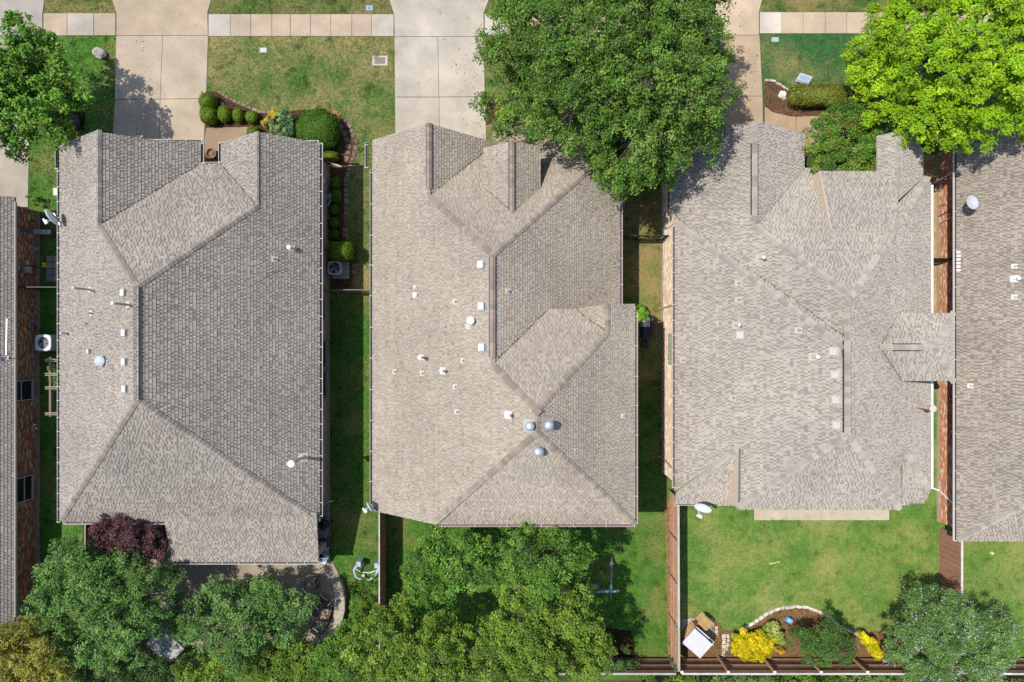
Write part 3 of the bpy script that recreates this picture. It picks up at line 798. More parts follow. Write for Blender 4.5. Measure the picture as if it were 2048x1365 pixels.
h3.face(U, [(1510, 450), (1616, 350), (1640, 345), (1850, 348), (1703, 591)])
h3.face(UR, [(1640, 342), (1666, 474), (1776, 474), (1790, 452), (1801, 405), (1797, 343)])
h3.face(MU, [(1345, 430), (1699, 660), (1697, 683), (1346, 446)])
h3.face(L, [(1346, 446), (1697, 682), (1694, 870), (1478, 1018), (1476, 893), (1356, 982)])
h3.face(R, [(1703, 590), (1784, 462), (1850, 350), (1855, 364), (1865, 978), (1805, 893), (1803, 1015), (1694, 870), (1697, 640)])
h3.face(RGL, [(1755, 272), (1797, 262), (1799, 393), (1755, 345)]); h3.face(RGR, [(1797, 262), (1826, 265), (1843, 300), (1845, 356), (1801, 407)])
h3.face(BD, [(1694, 870), (1803, 1018), (1478, 1018)]); h3.face(BL, [(1356, 982), (1476, 893), (1477, 1012), (1351, 1010)]); h3.face(BRR, [(1805, 893), (1864, 977), (1846, 1009), (1803, 1011)])
h3.face(SU, [(1758, 695), (1872, 695), (1907, 625), (1797, 625)]); h3.face(SD, [(1758, 695), (1803, 765), (1907, 765), (1872, 695)]); h3.face(SR, [(1872, 695), (1907, 625), (1907, 765)])
h3.finish()
kw = dict(w=.16, step=.24)
h3.caps(GL, GR, (1510, 242), (1510, 286), **kw); h3.caps(GL, GR, (1510, 286), (1510, 430), True, **kw); h3.caps(GL, GR, (1510, 430), (1510, 448), **kw); h3.caps(GL, U, (1510, 450), (1702, 590), **kw); h3.caps(MU, L, (1346, 446), (1696, 682), **kw)
h3.caps(U, R, (1849, 352), (1704, 591), **kw); h3.caps(RGL, RGR, (1797, 262), (1799, 388), **kw)
h3.caps(L, R, (1700, 600), (1697, 690), **kw); h3.caps(L, R, (1695, 682), (1694, 866), True, **kw); h3.caps(L, BD, (1479, 1017), (1693, 870), **kw); h3.caps(BD, R, (1802, 1017), (1695, 870), **kw)
h3.caps(L, BL, (1356, 983), (1476, 894), **kw); h3.caps(BRR, R, (1863, 976), (1806, 894), **kw); h3.caps(SU, SD, (1788, 695), (1844, 695), True, **kw); h3.caps(SU, SD, (1760, 695), (1788, 695), **kw); h3.caps(SU, SD, (1844, 695), (1872, 695), **kw); h3.caps(SU, SR, (1907, 625), (1872, 694), **kw); h3.caps(SD, SR, (1907, 765), (1872, 696), **kw)
wb = wall_mass(h3, [(rect(8.05, -7.0, 20.1, 5.0), 0, 3.1), (rect(14.6, 5.0, 20.0, 7.95), 0, 2.8), (rect(8.0, 5.8, 14.1, 9.7), 0, 2.7), (rect(16.5, 7.9, 19.7, 9.5), 0, 2.9), (rect(10.45, -7.4, 17.85, -4.2), 3.0, 4.92), (rect(17.2, -1.6, 20.1, 1.05), 3.0, 5.08)], (0.52, 0.45, 0.36))
x0 = 616 * 32.15 / F
sw = MB((0.56, 0.45, 0.35)); sw.poly([(x0, 8.0, 3.22), (x0, 8.0, 4.22), (x0, 4.99, 5.44)]); sw.poly([(x0 + .05, 8.0, 3.22), (x0 + .05, 4.99, 5.44), (x0 + .05, 8.0, 4.22)])
sw.poly([(x0, 8.0, 3.22), (x0 + 3, 8.0, 3.22), (x0 + 3, 8.0, 4.2), (x0, 8.0, 4.2)])
sw.bar((x0 - .02, 7.98, 4.2), (x0 - .02, 5.0, 5.42), .04, .16); sw.bar((x0 - .015, 6.9, 4.66), (x0 - .015, 6.9, 4.1), .03, .07)
xl = 454 * 31.28 / F
sw.build('siding_panel', M_PAINT, h3.obj); sw = MB((0.56, 0.45, 0.35)); sw.poly([(xl - .01, -7.7, 3.2), (xl - .01, -4.9, 5.1), (xl - .01, -7.7, 5.05)]); sw.build('siding_panel', M_PAINT, h3.obj)
BR3 = [(0.58, 0.48, 0.36), (0.50, 0.36, 0.24), (0.62, 0.54, 0.43), (0.46, 0.31, 0.20)]
bricks(h3, wb, 8.05, -7.0, 5.8, 0.1, 3.1, -1, BR3, holes=[(-1.2, .4, 1.3, 2.3)]); bricks(h3, wb, 8.0, 5.8, 9.7, 0.1, 2.68, -1, BR3)
gb = MB((0.42, 0.46, 0.36))
for i in range(8): gb.box((8.03, -1.1 + .2 * i, 1.8), (.05, .17, .9))
gb.build('glass_block_window', M_PLAST, h3.obj)
gutter(h3, (7.9, 5.6), (7.9, -7.1), 3.3, (-1, 0), (0.66, 0.58, 0.50), (.16, .11, .08)); gutter(h3, (7.76, 9.9), (7.76, 6.1), 2.75, (-1, 0), (0.6, 0.52, 0.46), (.14, .1, .08))
gutter(h3, (20.4, 7.6), (20.4, 1.3), 3.15, (1, 0), (0.86, 0.84, 0.80), lid=(0.70, 0.68, 0.62), w=.11); gutter(h3, (20.4, -1.9), (20.4, -7.2), 3.15, (1, 0), (0.86, 0.84, 0.80), lid=(0.70, 0.68, 0.62), w=.11)
gutter(h3, (19.9, 9.1), (19.9, 8.2), 3.15, (1, 0), (.8, .8, .78)); gutter(h3, (8.0, -7.95), (10.3, -7.95), 2.9, (0, -1), (0.66, 0.58, 0.50), (.2, .13, .1)); gutter(h3, (18.0, -7.95), (19.4, -7.95), 2.65, (0, -1), (.8, .78, .74))
downspout(h3, [(7.85, 1.85, 3.2), (8.0, 1.8, 2.9), (8.0, 1.75, .3), (7.8, 1.72, .12)], (0.34, 0.27, 0.22)); downspout(h3, [(7.85, -6.6, 3.2), (8.0, -6.4, 2.9), (8.0, -6.2, .3), (7.8, -6.1, .1)], (0.42, 0.33, 0.26))
PK = (0.46, 0.38, 0.33)
pipe_vent(h3, GL, 1520, 518, .5, .05, .08, PK, .17, PK, topc=(.82, .76, .72)); pipe_vent(h3, MU, 1588, 588, .14, .04, 0, (.4, .27, .22), .13, PK)
for q in ((1477, 567), (1477, 600), (1366, 721), (1366, 784), (1466, 796), (1597, 661)): pipe_vent(h3, L, *q, ht=.16, r=.042, col=(.46, .31, .25), fl=.16, flc=PK)
pipe_vent(h3, L, 1473, 651, .42, .05, .07, PK, .19, PK, topc=(.78, .7, .64)); box_vent(h3, L, 1482, 671, .36, (.50, .46, .42)); pipe_vent(h3, L, 1627, 714, .45, .055, .09, PK, .19, PK, topc=(.80, .72, .68))
for q in ((1668, 704), (1671, 750), (1673, 800), (1674, 850)): box_vent(h3, L, *q, sz=.32, col=(.46, .41, .385))
pipe_vent(h3, R, 1830, 812, 1.35, .075, .16, (.60, .47, .39), .22, PK, topc=(.62, .47, .38), cone=True)

# ---- house 4: right edge
h4 = House('house at the right edge with an orange-red brick wall and grey-tan roof', (28, 0.2, 0), PAL_D, (0.34, 0.305, 0.26))
L = Plane('L', -22.0, 2.6); D = Plane('D', 9.92, 2.6); R = Plane('R', 34, 2.6)
h4.face(L, [(1910, 258), (2327, 198), (2327, 864), (1916, 1083)]); h4.face(D, [(1916, 1083), (2327, 864), (2397, 1083)]); h4.face(R, [(2327, 198), (2397, 258), (2397, 1083), (2327, 864)])
h4.finish(); h4.L = L
h4.caps(L, D, (1917, 1082), (2326, 865), w=.17, step=.24); h4.caps(L, R, (2327, 198), (2327, 864), w=.17, step=.3)
wb = wall_mass(h4, [(rect(22.72, -9.6, 33.4, 10.0), 0, 2.52)], (0.40, 0.30, 0.22))
gm = MB((.36, .2, .12)); gm.add([(22.4, 10, 2.5), (33.6, 10, 2.5), (28, 10, 6.8), (22.4, 9.9, 2.5), (33.6, 9.9, 2.5), (28, 9.9, 6.8)], [[0, 2, 1], [3, 4, 5], [0, 3, 5, 2], [2, 5, 4, 1]]); gm.build('gable_wall', M_BRICK, h4.obj)
BR4 = [(0.46, 0.19, 0.095), (0.40, 0.16, 0.085), (0.50, 0.26, 0.14), (0.35, 0.17, 0.11), (0.45, 0.19, 0.095), (0.56, 0.43, 0.32)]
bricks(h4, wb, 22.72, -9.6, 10.0, 0.16, 2.5, -1, BR4)
gutter(h4, (22.0, 10.2), (22.0, -9.9), 2.6, (-1, 0), (0.78, 0.72, 0.70), (.1, .08, .08), w=.1, br=1.8)
downspout(h4, [(22.05, 8.9, 2.5), (22.6, 8.75, 2.2), (22.6, 8.5, .3), (22.4, 8.4, .12)], (.84, .82, .78)); downspout(h4, [(22.05, -8.8, 2.5), (22.6, -8.6, 2.2), (22.6, -7.9, .3), (22.3, -7.8, .12)], (.84, .82, .78))
for q in ((2029, 533), (2029, 595), (1941, 772)): pipe_vent(h4, L, *q, ht=.2, r=.04, cap=0, col=(.6, .6, .6), fl=.13, flc=(.58, .57, .55))
pipe_vent(h4, L, 2029, 558, .3, .055, .09, (.6, .6, .6), .17, (.78, .77, .75), topc=(.8, .8, .8))
sm = MB((.86, .86, .84))
for i in range(6): sm.obox(L.at(1917, 505 + i * 7.2) + L.n * .03, L.u, L.dn, L.n, .05, .08, .01)
sm.build('eave_clip', M_PAINT, h4.obj)

# ---- house 0: left edge
h0 = House('house at the left edge with dark red-brown brick wall in shade and grey shingle eave', (-31, -4, 0), PAL_E, (0.30, 0.27, 0.24))
R = Plane('R', -25.02, 2.05); L = Plane('L', 37.4, 2.05)
h0.face(R, [(-428, 346), (24, 394), (28, 404), (32, 1245), (-428, 1330)]); h0.face(L, [(-428, 346), (-428, 1330), (-485, 1245), (-485, 394)])
h0.finish(); h0.R = R
wb = wall_mass(h0, [(rect(-37, -13.6, -25.24, 6.9), 0, 1.98)], (0.22, 0.15, 0.10))
BR0 = [(0.40, 0.155, 0.08), (0.32, 0.125, 0.068), (0.44, 0.21, 0.105), (0.26, 0.115, 0.075), (0.54, 0.37, 0.22)]
bricks(h0, wb, -25.24, -13.6, 6.9, 0.2, 1.97, 1, BR0, holes=[(-3.08, -2.02, .5, 1.85), (-8.3, -7.0, .5, 1.85)])
window(h0, -25.24, -2.55, 1.17, 1.05, 1.33, 1, (.50, .47, .44), .62); window(h0, -25.24, -7.65, 1.17, 1.3, 1.33, 1, (.50, .47, .44), .45)
gm = MB((.2, .1, .06)); gm.add([(-36.8, 6.9, 2.4), (-25.5, 6.9, 1.95), (-31, 6.9, 6.8), (-36.8, 6.8, 2.4), (-25.5, 6.8, 1.95), (-31, 6.8, 6.8)], [[0, 2, 1], [3, 4, 5], [0, 3, 5, 2], [2, 5, 4, 1]]); gm.build('gable_wall', M_BRICK, h0.obj)
eb = MB((.5, .46, .42)); eb.bar((-25.0, 7.0, 2.0), (-25.0, -13.9, 2.0), .03, .14); eb.build('fascia', M_PAINT, h0.obj)
# ------------------------------------------------------------------ vegetation
def unit(a): return a / (np.linalg.norm(a, axis=-1, keepdims=True) + 1e-9)

def leaf_arrays(C, N, crad, per, size, asp, cols, rng, droop=0.0, upb=0.55, spread=0.5):
    """leaves of every clump: C clump centres, N outward directions, crad radii; returns verts and face tints"""
    n = len(C); idx = np.repeat(np.arange(n), per); m = len(idx)
    off = unit(rng.normal(size=(m, 3)) + N[idx] * 0.75)
    rad = crad[idx] * (rng.random(m) ** 0.45) * (0.85 + 0.3 * rng.random(m))
    pos = C[idx] + off * rad[:, None] * np.array([1, 1, 0.8])
    nrm = unit(off * 0.45 + np.array([0, 0, upb]) + rng.normal(size=(m, 3)) * spread)
    t = unit(np.cross(nrm, unit(rng.normal(size=(m, 3))))); t[:, 2] -= droop; t = unit(t)
    s = np.cross(nrm, t)
    L = size * (0.6 + 0.8 * rng.random(m)); W = L * asp
    v_ = np.empty((m, 4, 3))
    v_[:, 0] = pos - t * (L * .5)[:, None]
    v_[:, 1] = pos + s * (W * .5)[:, None] + nrm * (W * .16)[:, None]
    v_[:, 2] = pos + t * (L * .5)[:, None]
    v_[:, 3] = pos - s * (W * .5)[:, None] + nrm * (W * .16)[:, None]
    cols = np.array(cols); k = rng.integers(0, len(cols), n)
    tone = 0.95 + 0.55 * rng.random(n)
    c = cols[k][idx] * 0.6 + cols[rng.integers(0, len(cols), m)] * 0.4
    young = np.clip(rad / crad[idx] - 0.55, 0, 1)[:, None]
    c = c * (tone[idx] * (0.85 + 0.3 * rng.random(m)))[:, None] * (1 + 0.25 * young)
    return v_, c

def leaf_mesh(name, V, C, mat):
    m = len(V)
    # each leaf is a quad folded on its midrib: two triangles
    loops = (np.arange(m)[:, None] * 4 + np.array([0, 1, 2, 0, 2, 3])).ravel()
    return mesh_np(name, V.reshape(-1, 3), np.full(m * 2, 3), loops, np.repeat(C, 2, 0), mat)

def plant(name, label, cat, base, lobes, leaf=0.10, asp=0.55, per=120, dens=9.0, crad=0.42, cols=((.06, .12, .02),), bark=(0.09, 0.075, 0.06),
          trunk_r=0.16, mat=None, seed=1, group=None, gaps=0.0, droop=0.1, flat=0.9, boost=1.6, cav=0.0, bough=0.66, inner=True, flowers=None, limbs=True, upb=0.55, spread=0.5):
    rng = np.random.default_rng(seed)
    root = thing(name, label, cat, (base[0], base[1], 0.0), group)
    Cs, Ns, Rs, Lc, Bt, limbs_ = [], [], [], [], [], []
    LB = [(P(px, py, max(.2, z + (rng.normal() * .3 if r > .8 else 0))), r) for px, py, z, r in lobes]
    for c, r in LB:
        # boughs on the lobe's surface, then leaf clumps on every bough
        sub = []
        if r > 0.75 and bough:
            for _ in range(int(60 * r * r)):
                d = unit(rng.normal(size=3) + np.array([0, 0, .35]))
                if d[2] < -.4: d[2] = -d[2]
                rs = bough * (0.7 + 0.6 * rng.random()); p = c + d * (r - rs * .55) * np.array([1, 1, flat])
                if any(np.linalg.norm(p - q[0]) < (rs + q[1]) * .80 for q in sub): continue
                if any(c2 is not c and np.linalg.norm((p - c2) / np.array([1, 1, flat])) < r2 * .6 for c2, r2 in LB): continue
                if rng.random() < gaps * .6: continue
                sub.append((p, rs))
            sub.append((c + np.array([0, 0, r * flat * .35]), bough))
        else: sub.append((c, r))
        if r > .55 and bough and inner:     # leaves on the inner twigs, tinted darker to stand for the crown's own shade
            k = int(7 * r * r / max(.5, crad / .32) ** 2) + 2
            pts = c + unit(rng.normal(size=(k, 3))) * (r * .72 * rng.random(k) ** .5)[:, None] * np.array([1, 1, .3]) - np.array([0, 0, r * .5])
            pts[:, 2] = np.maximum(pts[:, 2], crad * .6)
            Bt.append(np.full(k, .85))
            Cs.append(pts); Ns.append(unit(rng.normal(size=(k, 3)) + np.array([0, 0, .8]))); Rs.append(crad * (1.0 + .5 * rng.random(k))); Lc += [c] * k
        for sc_, rs in sub:
            k = max(4, int(dens * rs * rs * 1.7 * boost))
            d = unit(rng.normal(size=(k, 3)) + np.array([0, 0, 0.45]))
            d[:, 2] = np.where(d[:, 2] < -0.3, -d[:, 2], d[:, 2])
            pts = sc_ + d * (rs * (0.5 + 0.5 * rng.random(k)) * (1 + 0.15 * rng.normal(size=k)))[:, None] * np.array([1, 1, flat])
            keep = rng.random(k) > gaps * .5
            pts, d = pts[keep], d[keep]; pts[:, 2] = np.maximum(pts[:, 2], crad * .6)
            Bt.append(np.full(len(pts), 0.8 + 0.4 * rng.random()))
            Cs.append(pts); Ns.append(d); Rs.append(crad * (0.6 + 0.6 * rng.random(len(pts)))); Lc += [sc_] * len(pts); limbs_.append((c, sc_, rs))
    C = np.concatenate(Cs); N = np.concatenate(Ns); Rr = np.concatenate(Rs); Lc = np.array(Lc)
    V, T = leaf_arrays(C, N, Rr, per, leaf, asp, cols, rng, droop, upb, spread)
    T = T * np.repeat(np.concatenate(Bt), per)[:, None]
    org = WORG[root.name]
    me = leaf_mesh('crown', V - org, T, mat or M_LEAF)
    cr = bpy.data.objects.new('crown', me); link(cr, root); WORG[cr.name] = org
    # trunk, limbs to the lobes, twigs to the clumps
    b = MB(bark)
    b0 = np.array([base[0], base[1], 0.0])
    zf = min(c[2] for c, r in LB) * 0.45
    cen = np.mean([c for c, r in LB], 0)
    fork = b0 + (np.array([cen[0], cen[1], 0]) - b0) * 0.15 + np.array([0, 0, zf])
    b.tube([b0 - np.array([0, 0, .05]), b0 + np.array([0, 0, .12]), b0 + (fork - b0) * .6, fork], [trunk_r * 1.5, trunk_r * 1.1, trunk_r * .9, trunk_r * .8], 8)
    if limbs:
        for c, r in LB:
            mid = fork + (c - fork) * .5 + np.array([rng.normal() * .15, rng.normal() * .15, 0.12 * np.linalg.norm(c - fork)])
            b.tube([fork, mid, c], [trunk_r * .55, trunk_r * .36, trunk_r * .16], 6)
    for c, s_c, rs in limbs_:
        if np.linalg.norm(s_c - c) > .2: b.tube([c, (c + s_c) / 2 + rng.normal(size=3) * .08 + (0, 0, .06), s_c], [trunk_r * .16, trunk_r * .11, trunk_r * .06], 4)
    for i in range(0, len(C), 2):
        m_ = Lc[i] + (C[i] - Lc[i]) * .5 + rng.normal(size=3) * .06
        w = max(.008, trunk_r * .07)
        b.tube([Lc[i], m_, C[i] + N[i] * Rr[i] * .4], [w * 1.6, w * 1.1, w * .5], 3)
    b.build('trunk', M_BARK, root)
    if flowers:
        fc, fn, fs, asp_ = flowers
        pick = rng.integers(0, len(C), fn); d = unit(N[pick] * .8 + rng.normal(size=(fn, 3)) * .45 + np.array([0, 0, .5]))
        base_ = C[pick] + unit(rng.normal(size=(fn, 3)) + N[pick] * .8) * (Rr[pick] * .95)[:, None] * np.array([1, 1, .8])
        FV, FT = [], []
        for i in range(fn):
            for q in range(4):
                t = rng.random()
                p = base_[i] + d[i] * fs * t + rng.normal(size=3) * .012
                dd = unit(d[i] + rng.normal(size=3) * .5); sd = unit(np.cross(dd, rng.normal(size=3)))
                l = fs * .42; w = l * asp_
                FV.append([p - dd * l / 2, p + sd * w / 2, p + dd * l / 2, p - sd * w / 2]); FT.append(np.array(fc) * (0.8 + .4 * rng.random()))
        me = leaf_mesh('blossom', np.array(FV) - org, np.array(FT), M_LEAF)
        fo = bpy.data.objects.new('blossom', me); link(fo, root); fo['kind'] = 'stuff'
    return root

def clipped(name, label, px, py, rx, ry, h, cols, seed, rz=0.0, ex=2.6, leaf=0.045, dens=900, group=None, cat='shrub', light=1.0, zc=.6, wob=.05):
    """sheared shrub: a dense shell of small leaves over a twiggy core"""
    rng = np.random.default_rng(seed)
    c = P(px, py, h * zc); area_ = rx * ry * 3.14 + (rx + ry) * 3.14 * h * .8
    n = int(dens * area_)
    d = unit(rng.normal(size=(n, 3))); d[:, 2] = np.where(d[:, 2] < -.75, -d[:, 2], d[:, 2])
    def surf(d, k=1.0):
        q = (np.abs(d[:, 0]) ** ex + np.abs(d[:, 1]) ** ex + np.abs(d[:, 2]) ** ex) ** (-1 / ex)
        wv = 1 + wob * np.sin(d[:, 0] * 7 + seed) * np.sin(d[:, 1] * 6 + seed * 2) + wob * .5 * np.sin(d[:, 2] * 11 + d[:, 0] * 9)
        p = d * (q * wv * k)[:, None] * np.array([rx, ry, h / 2]); return p
    p = surf(d) * (1 - 0.07 * rng.random(n))[:, None]
    ca, sa = math.cos(rz), math.sin(rz); rot = np.array([[ca, -sa, 0], [sa, ca, 0], [0, 0, 1]])
    p = p @ rot.T
    nm = unit((d / np.array([rx, ry, h / 2])) @ rot.T * .9 + rng.normal(size=(n, 3)) * .42)
    t = unit(np.cross(nm, rng.normal(size=(n, 3)))); s_ = np.cross(nm, t)
    L = leaf * (.6 + .8 * rng.random(n)); W = L * .6
    base = np.array([c[0], c[1], 0]); p = p + np.array([0, 0, h / 2 + .01])
    V = np.stack([p - t * L[:, None] * .5, p + s_ * W[:, None] * .5, p + t * L[:, None] * .5, p - s_ * W[:, None] * .5], 1)
    cc = np.array(cols); T = cc[rng.integers(0, len(cc), n)] * (.75 + .5 * rng.random(n))[:, None]
    root = thing(name, label, cat, base, group)
    o = bpy.data.objects.new('foliage', leaf_mesh('foliage', V, T, M_LEAF)); link(o, root)
    th = np.linspace(0, 2 * math.pi, 19)[:-1]; ph = np.linspace(-1.35, 1.5, 9)
    core = MB(v(cols[0], .35)); g_ = []
    for a in ph:
        dd = np.stack([np.cos(a) * np.cos(th), np.cos(a) * np.sin(th), np.full(18, np.sin(a))], 1); g_.append(surf(dd, .92) @ rot.T + np.array([0, 0, h / 2 + .01]) + base)
    vs = [q for ring in g_ for q in ring]
    core.add(vs, [[i * 18 + k, i * 18 + (k + 1) % 18, (i + 1) * 18 + (k + 1) % 18, (i + 1) * 18 + k] for i in range(8) for k in range(18)] + [[8 * 18 + k for k in range(18)]])
    core.build('twigs', M_BARK, root)
    return root

def gc(pts): return np.array([G(*p) for p in pts])

OAK = [S(72, 106, 30), S(90, 122, 38), S(58, 90, 26), S(118, 142, 60), S(78, 110, 36)]
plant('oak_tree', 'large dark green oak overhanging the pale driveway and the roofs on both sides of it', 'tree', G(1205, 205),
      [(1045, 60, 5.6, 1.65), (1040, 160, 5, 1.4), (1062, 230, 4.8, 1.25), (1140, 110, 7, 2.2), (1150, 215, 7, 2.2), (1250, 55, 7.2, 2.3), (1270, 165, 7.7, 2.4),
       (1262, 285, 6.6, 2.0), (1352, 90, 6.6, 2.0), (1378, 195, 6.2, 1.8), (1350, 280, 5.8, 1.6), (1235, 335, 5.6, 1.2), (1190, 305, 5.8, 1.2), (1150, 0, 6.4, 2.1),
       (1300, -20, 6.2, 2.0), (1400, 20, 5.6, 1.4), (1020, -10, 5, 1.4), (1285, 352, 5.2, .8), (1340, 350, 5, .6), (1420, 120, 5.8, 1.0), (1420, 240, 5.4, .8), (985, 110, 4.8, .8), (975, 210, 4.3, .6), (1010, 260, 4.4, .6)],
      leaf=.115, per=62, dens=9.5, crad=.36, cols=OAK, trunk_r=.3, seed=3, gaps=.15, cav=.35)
LIME = [S(134, 166, 20), S(118, 154, 18), S(152, 178, 28), S(100, 138, 24), S(128, 158, 16)]
plant('shade_tree', 'bright lime green tree over the front lawn at the upper right', 'tree', G(1895, 150),
      [(1736, 140, 4.0, 1.2), (1718, 108, 3.8, .75), (1712, 155, 3.7, .65), (1765, 55, 4.4, .95), (1805, 25, 4.7, 1.0), (1795, 75, 4.8, 1.4), (1790, 195, 4.8, 1.5), (1850, 15, 5, 1.6), (1875, 125, 6, 1.9), (1865, 240, 5, 1.4), (1960, 60, 6.1, 2.0),
       (1970, 175, 6, 1.9), (1945, 248, 5, 1.2), (2050, 110, 6.2, 2), (2045, 205, 5.5, 1.6), (2060, 10, 5.6, 1.8), (2130, 90, 5.5, 1.8), (1960, -30, 5.4, 1.6), (2130, 0, 5, 1.5), (1815, 250, 4.3, .9), (1900, 275, 4.6, .7)],
      leaf=.15, asp=.42, per=62, dens=10, crad=.30, cols=LIME, trunk_r=.2, seed=8, mat=M_LIMELEAF, inner=False, bough=.55, gaps=.0, droop=.25, upb=.8, spread=.42)
MAPLE = [S(72, 118, 28), S(88, 132, 32), S(100, 140, 42), S(60, 100, 28), S(110, 128, 50)]
plant('maple_tree', 'loose green tree at the upper left with its shadow on the beige driveway', 'tree', G(70, 215),
      [(45, 75, 4.0, 1.0), (20, 110, 4.2, 1.0), (75, 120, 4.6, 1.2), (45, 175, 5.0, 1.5), (115, 165, 4.3, 1.1), (140, 200, 4, .8), (88, 235, 4.6, 1.2), (15, 250, 4.2, 1.3), (0, 150, 4.6, 1.4), (35, 300, 3.7, .75), (120, 250, 3.8, .7), (95, 85, 3.8, .55), (-50, 200, 4.6, 1.5)],
      leaf=.14, asp=.75, per=44, dens=9, crad=.32, cols=MAPLE, trunk_r=.13, seed=14, gaps=.22)
SAGE = [S(84, 118, 52), S(98, 130, 62), S(70, 104, 46), S(114, 144, 78), S(80, 116, 46)]
plant('cedar_elm_tree', 'grey-green tree beside the purple tree at the lower left', 'tree', G(235, 1185),
      [(112, 1140, 2.8, 0.85), (165, 1115, 3.2, 1.06), (225, 1125, 3.7, 1.17), (118, 1205, 3.3, 1.17), (195, 1195, 4.2, 1.48), (285, 1170, 3.8, 1.38), (335, 1150, 3.0, 0.85), (175, 1275, 3.4, 1.27), (262, 1265, 3.6, 1.38), (95, 1190, 2.6, 0.64), (305, 1230, 3.2, 0.95), (220, 1310, 2.8, 0.85), (150, 1290, 2.7, 0.85), (240, 1240, 3.6, 1.2), (130, 1250, 3.0, 0.9)],
      leaf=.11, asp=.5, per=62, dens=10, crad=.30, cols=SAGE, trunk_r=.14, seed=21, gaps=.06, cav=-.5, boost=1.9)
plant('cedar_elm_tree', 'grey-green tree over the patio, right of the stone slab', 'tree', G(490, 1220),
      [(395, 1215, 2.8, 1.06), (465, 1190, 3.2, 1.22), (435, 1265, 3.3, 1.27), (535, 1185, 2.9, 1.06), (580, 1205, 2.6, 0.95), (525, 1250, 3.1, 1.27), (480, 1300, 2.8, 1.06), (375, 1265, 2.4, 0.64), (575, 1265, 2.5, 0.74), (610, 1225, 2.2, 0.48), (500, 1225, 3.0, 1.0), (345, 1235, 2.4, 0.7)],
      leaf=.11, asp=.5, per=62, dens=10, crad=.30, cols=SAGE, trunk_r=.14, seed=22, gaps=.05, cav=-.6, boost=1.9)
PURP = [S(80, 50, 56), S(96, 62, 64), S(66, 42, 50), S(112, 74, 72)]
plant('plum_tree', 'purple-leaved tree in the corner behind the porch roof', 'tree', G(290, 1060),
      [(222, 1062, 2.85, 0.75), (266, 1062, 3.05, 0.95), (309, 1074, 2.85, 0.75), (254, 1092, 2.75, 0.8), (302, 1098, 2.65, 0.7), (209, 1052, 2.75, 0.5)], leaf=.085, asp=.6, per=120, dens=13, crad=.28, cols=PURP, trunk_r=.08, seed=31, bark=(.08, .06, .06), cav=-1.5, boost=1.9)
YEL = [S(146, 138, 54), S(128, 128, 48), S(158, 146, 66), S(104, 116, 40)]
plant('yellowing_tree', 'olive-yellow tree in the lower left corner', 'tree', G(60, 1270),
      [(30, 1330, 4.5, 1.3), (48, 1262, 4.2, .8), (100, 1310, 4.0, .9), (-10, 1285, 4.4, 1.1), (115, 1350, 3.8, .8), (40, 1390, 4.2, 1.2)], leaf=.11, asp=.55, per=62, dens=10, crad=.30, cols=YEL, trunk_r=.12, seed=35, gaps=.05, cav=-.8, boost=1.9)
ELM = [S(80, 116, 36), S(94, 130, 42), S(66, 102, 32), S(112, 144, 56), S(74, 110, 40)]
plant('elm_tree', 'mid green tree just behind the low rear eave of the middle house', 'tree', G(905, 1105),
      [(880, 1075, 4.5, 1.05), (845, 1120, 4.6, 1.0), (915, 1120, 5.2, 1.3), (845, 1165, 4.4, .8), (955, 1090, 4.5, .85), (895, 1165, 4.6, .9)], leaf=.105, asp=.55, per=62, dens=10, crad=.30, cols=ELM, trunk_r=.15, seed=41, gaps=.1)
plant('elm_tree', 'mid green tree behind the middle house beside the swing set', 'tree', G(1075, 1115),
      [(1035, 1075, 5, 1.05), (1105, 1072, 5, 1.0), (1085, 1130, 6, 1.4), (1140, 1115, 4.8, .9), (1015, 1140, 5.4, 1.2), (1145, 1165, 4.7, .9), (1060, 1185, 5.2, 1.1)], leaf=.105, asp=.55, per=62, dens=10, crad=.30, cols=ELM, trunk_r=.16, seed=42, gaps=.1)
ELMY = [S(92, 122, 36), S(106, 134, 40), S(76, 108, 32), S(124, 146, 54), S(100, 120, 34)]
plant('elm_tree', 'broad yellow-green tree beside the dark mulch bed at the bottom', 'tree', G(1080, 1235),
      [(1045, 1225, 5.8, 1.3), (1125, 1235, 5.2, 1.15), (985, 1285, 5.5, 1.4), (1080, 1300, 5.5, 1.5), (1150, 1290, 4.9, 1.1), (1175, 1335, 4.5, .9), (1010, 1340, 5, 1.2), (1100, 1360, 5, 1.2), (1178, 1258, 4.6, .95), (1150, 1205, 4.9, .9), (1195, 1305, 4.4, .9), (1050, 1270, 5.6, 1.2)], leaf=.105, asp=.55, per=62, dens=10, crad=.30, cols=ELMY, trunk_r=.18, seed=43, gaps=.1)
plant('elm_tree', 'yellow-green tree at the bottom covering the end of the thin fence', 'tree', G(830, 1245),
      [(765, 1245, 4.4, 1.1), (825, 1295, 5, 1.4), (750, 1325, 4.4, 1.1), (880, 1340, 5, 1.3), (805, 1205, 4.3, .8), (900, 1285, 4.6, .9), (790, 1360, 4.5, 1.1), (865, 1245, 4.3, .8), (725, 1270, 4.0, .8), (930, 1330, 5, 1.1), (840, 1350, 4.9, 1.1)], leaf=.105, asp=.55, per=62, dens=10, crad=.30, cols=ELMY, trunk_r=.16, seed=44, gaps=.14)
SHR = [S(88, 124, 36), S(74, 108, 34), S(104, 138, 44), S(66, 96, 34)]
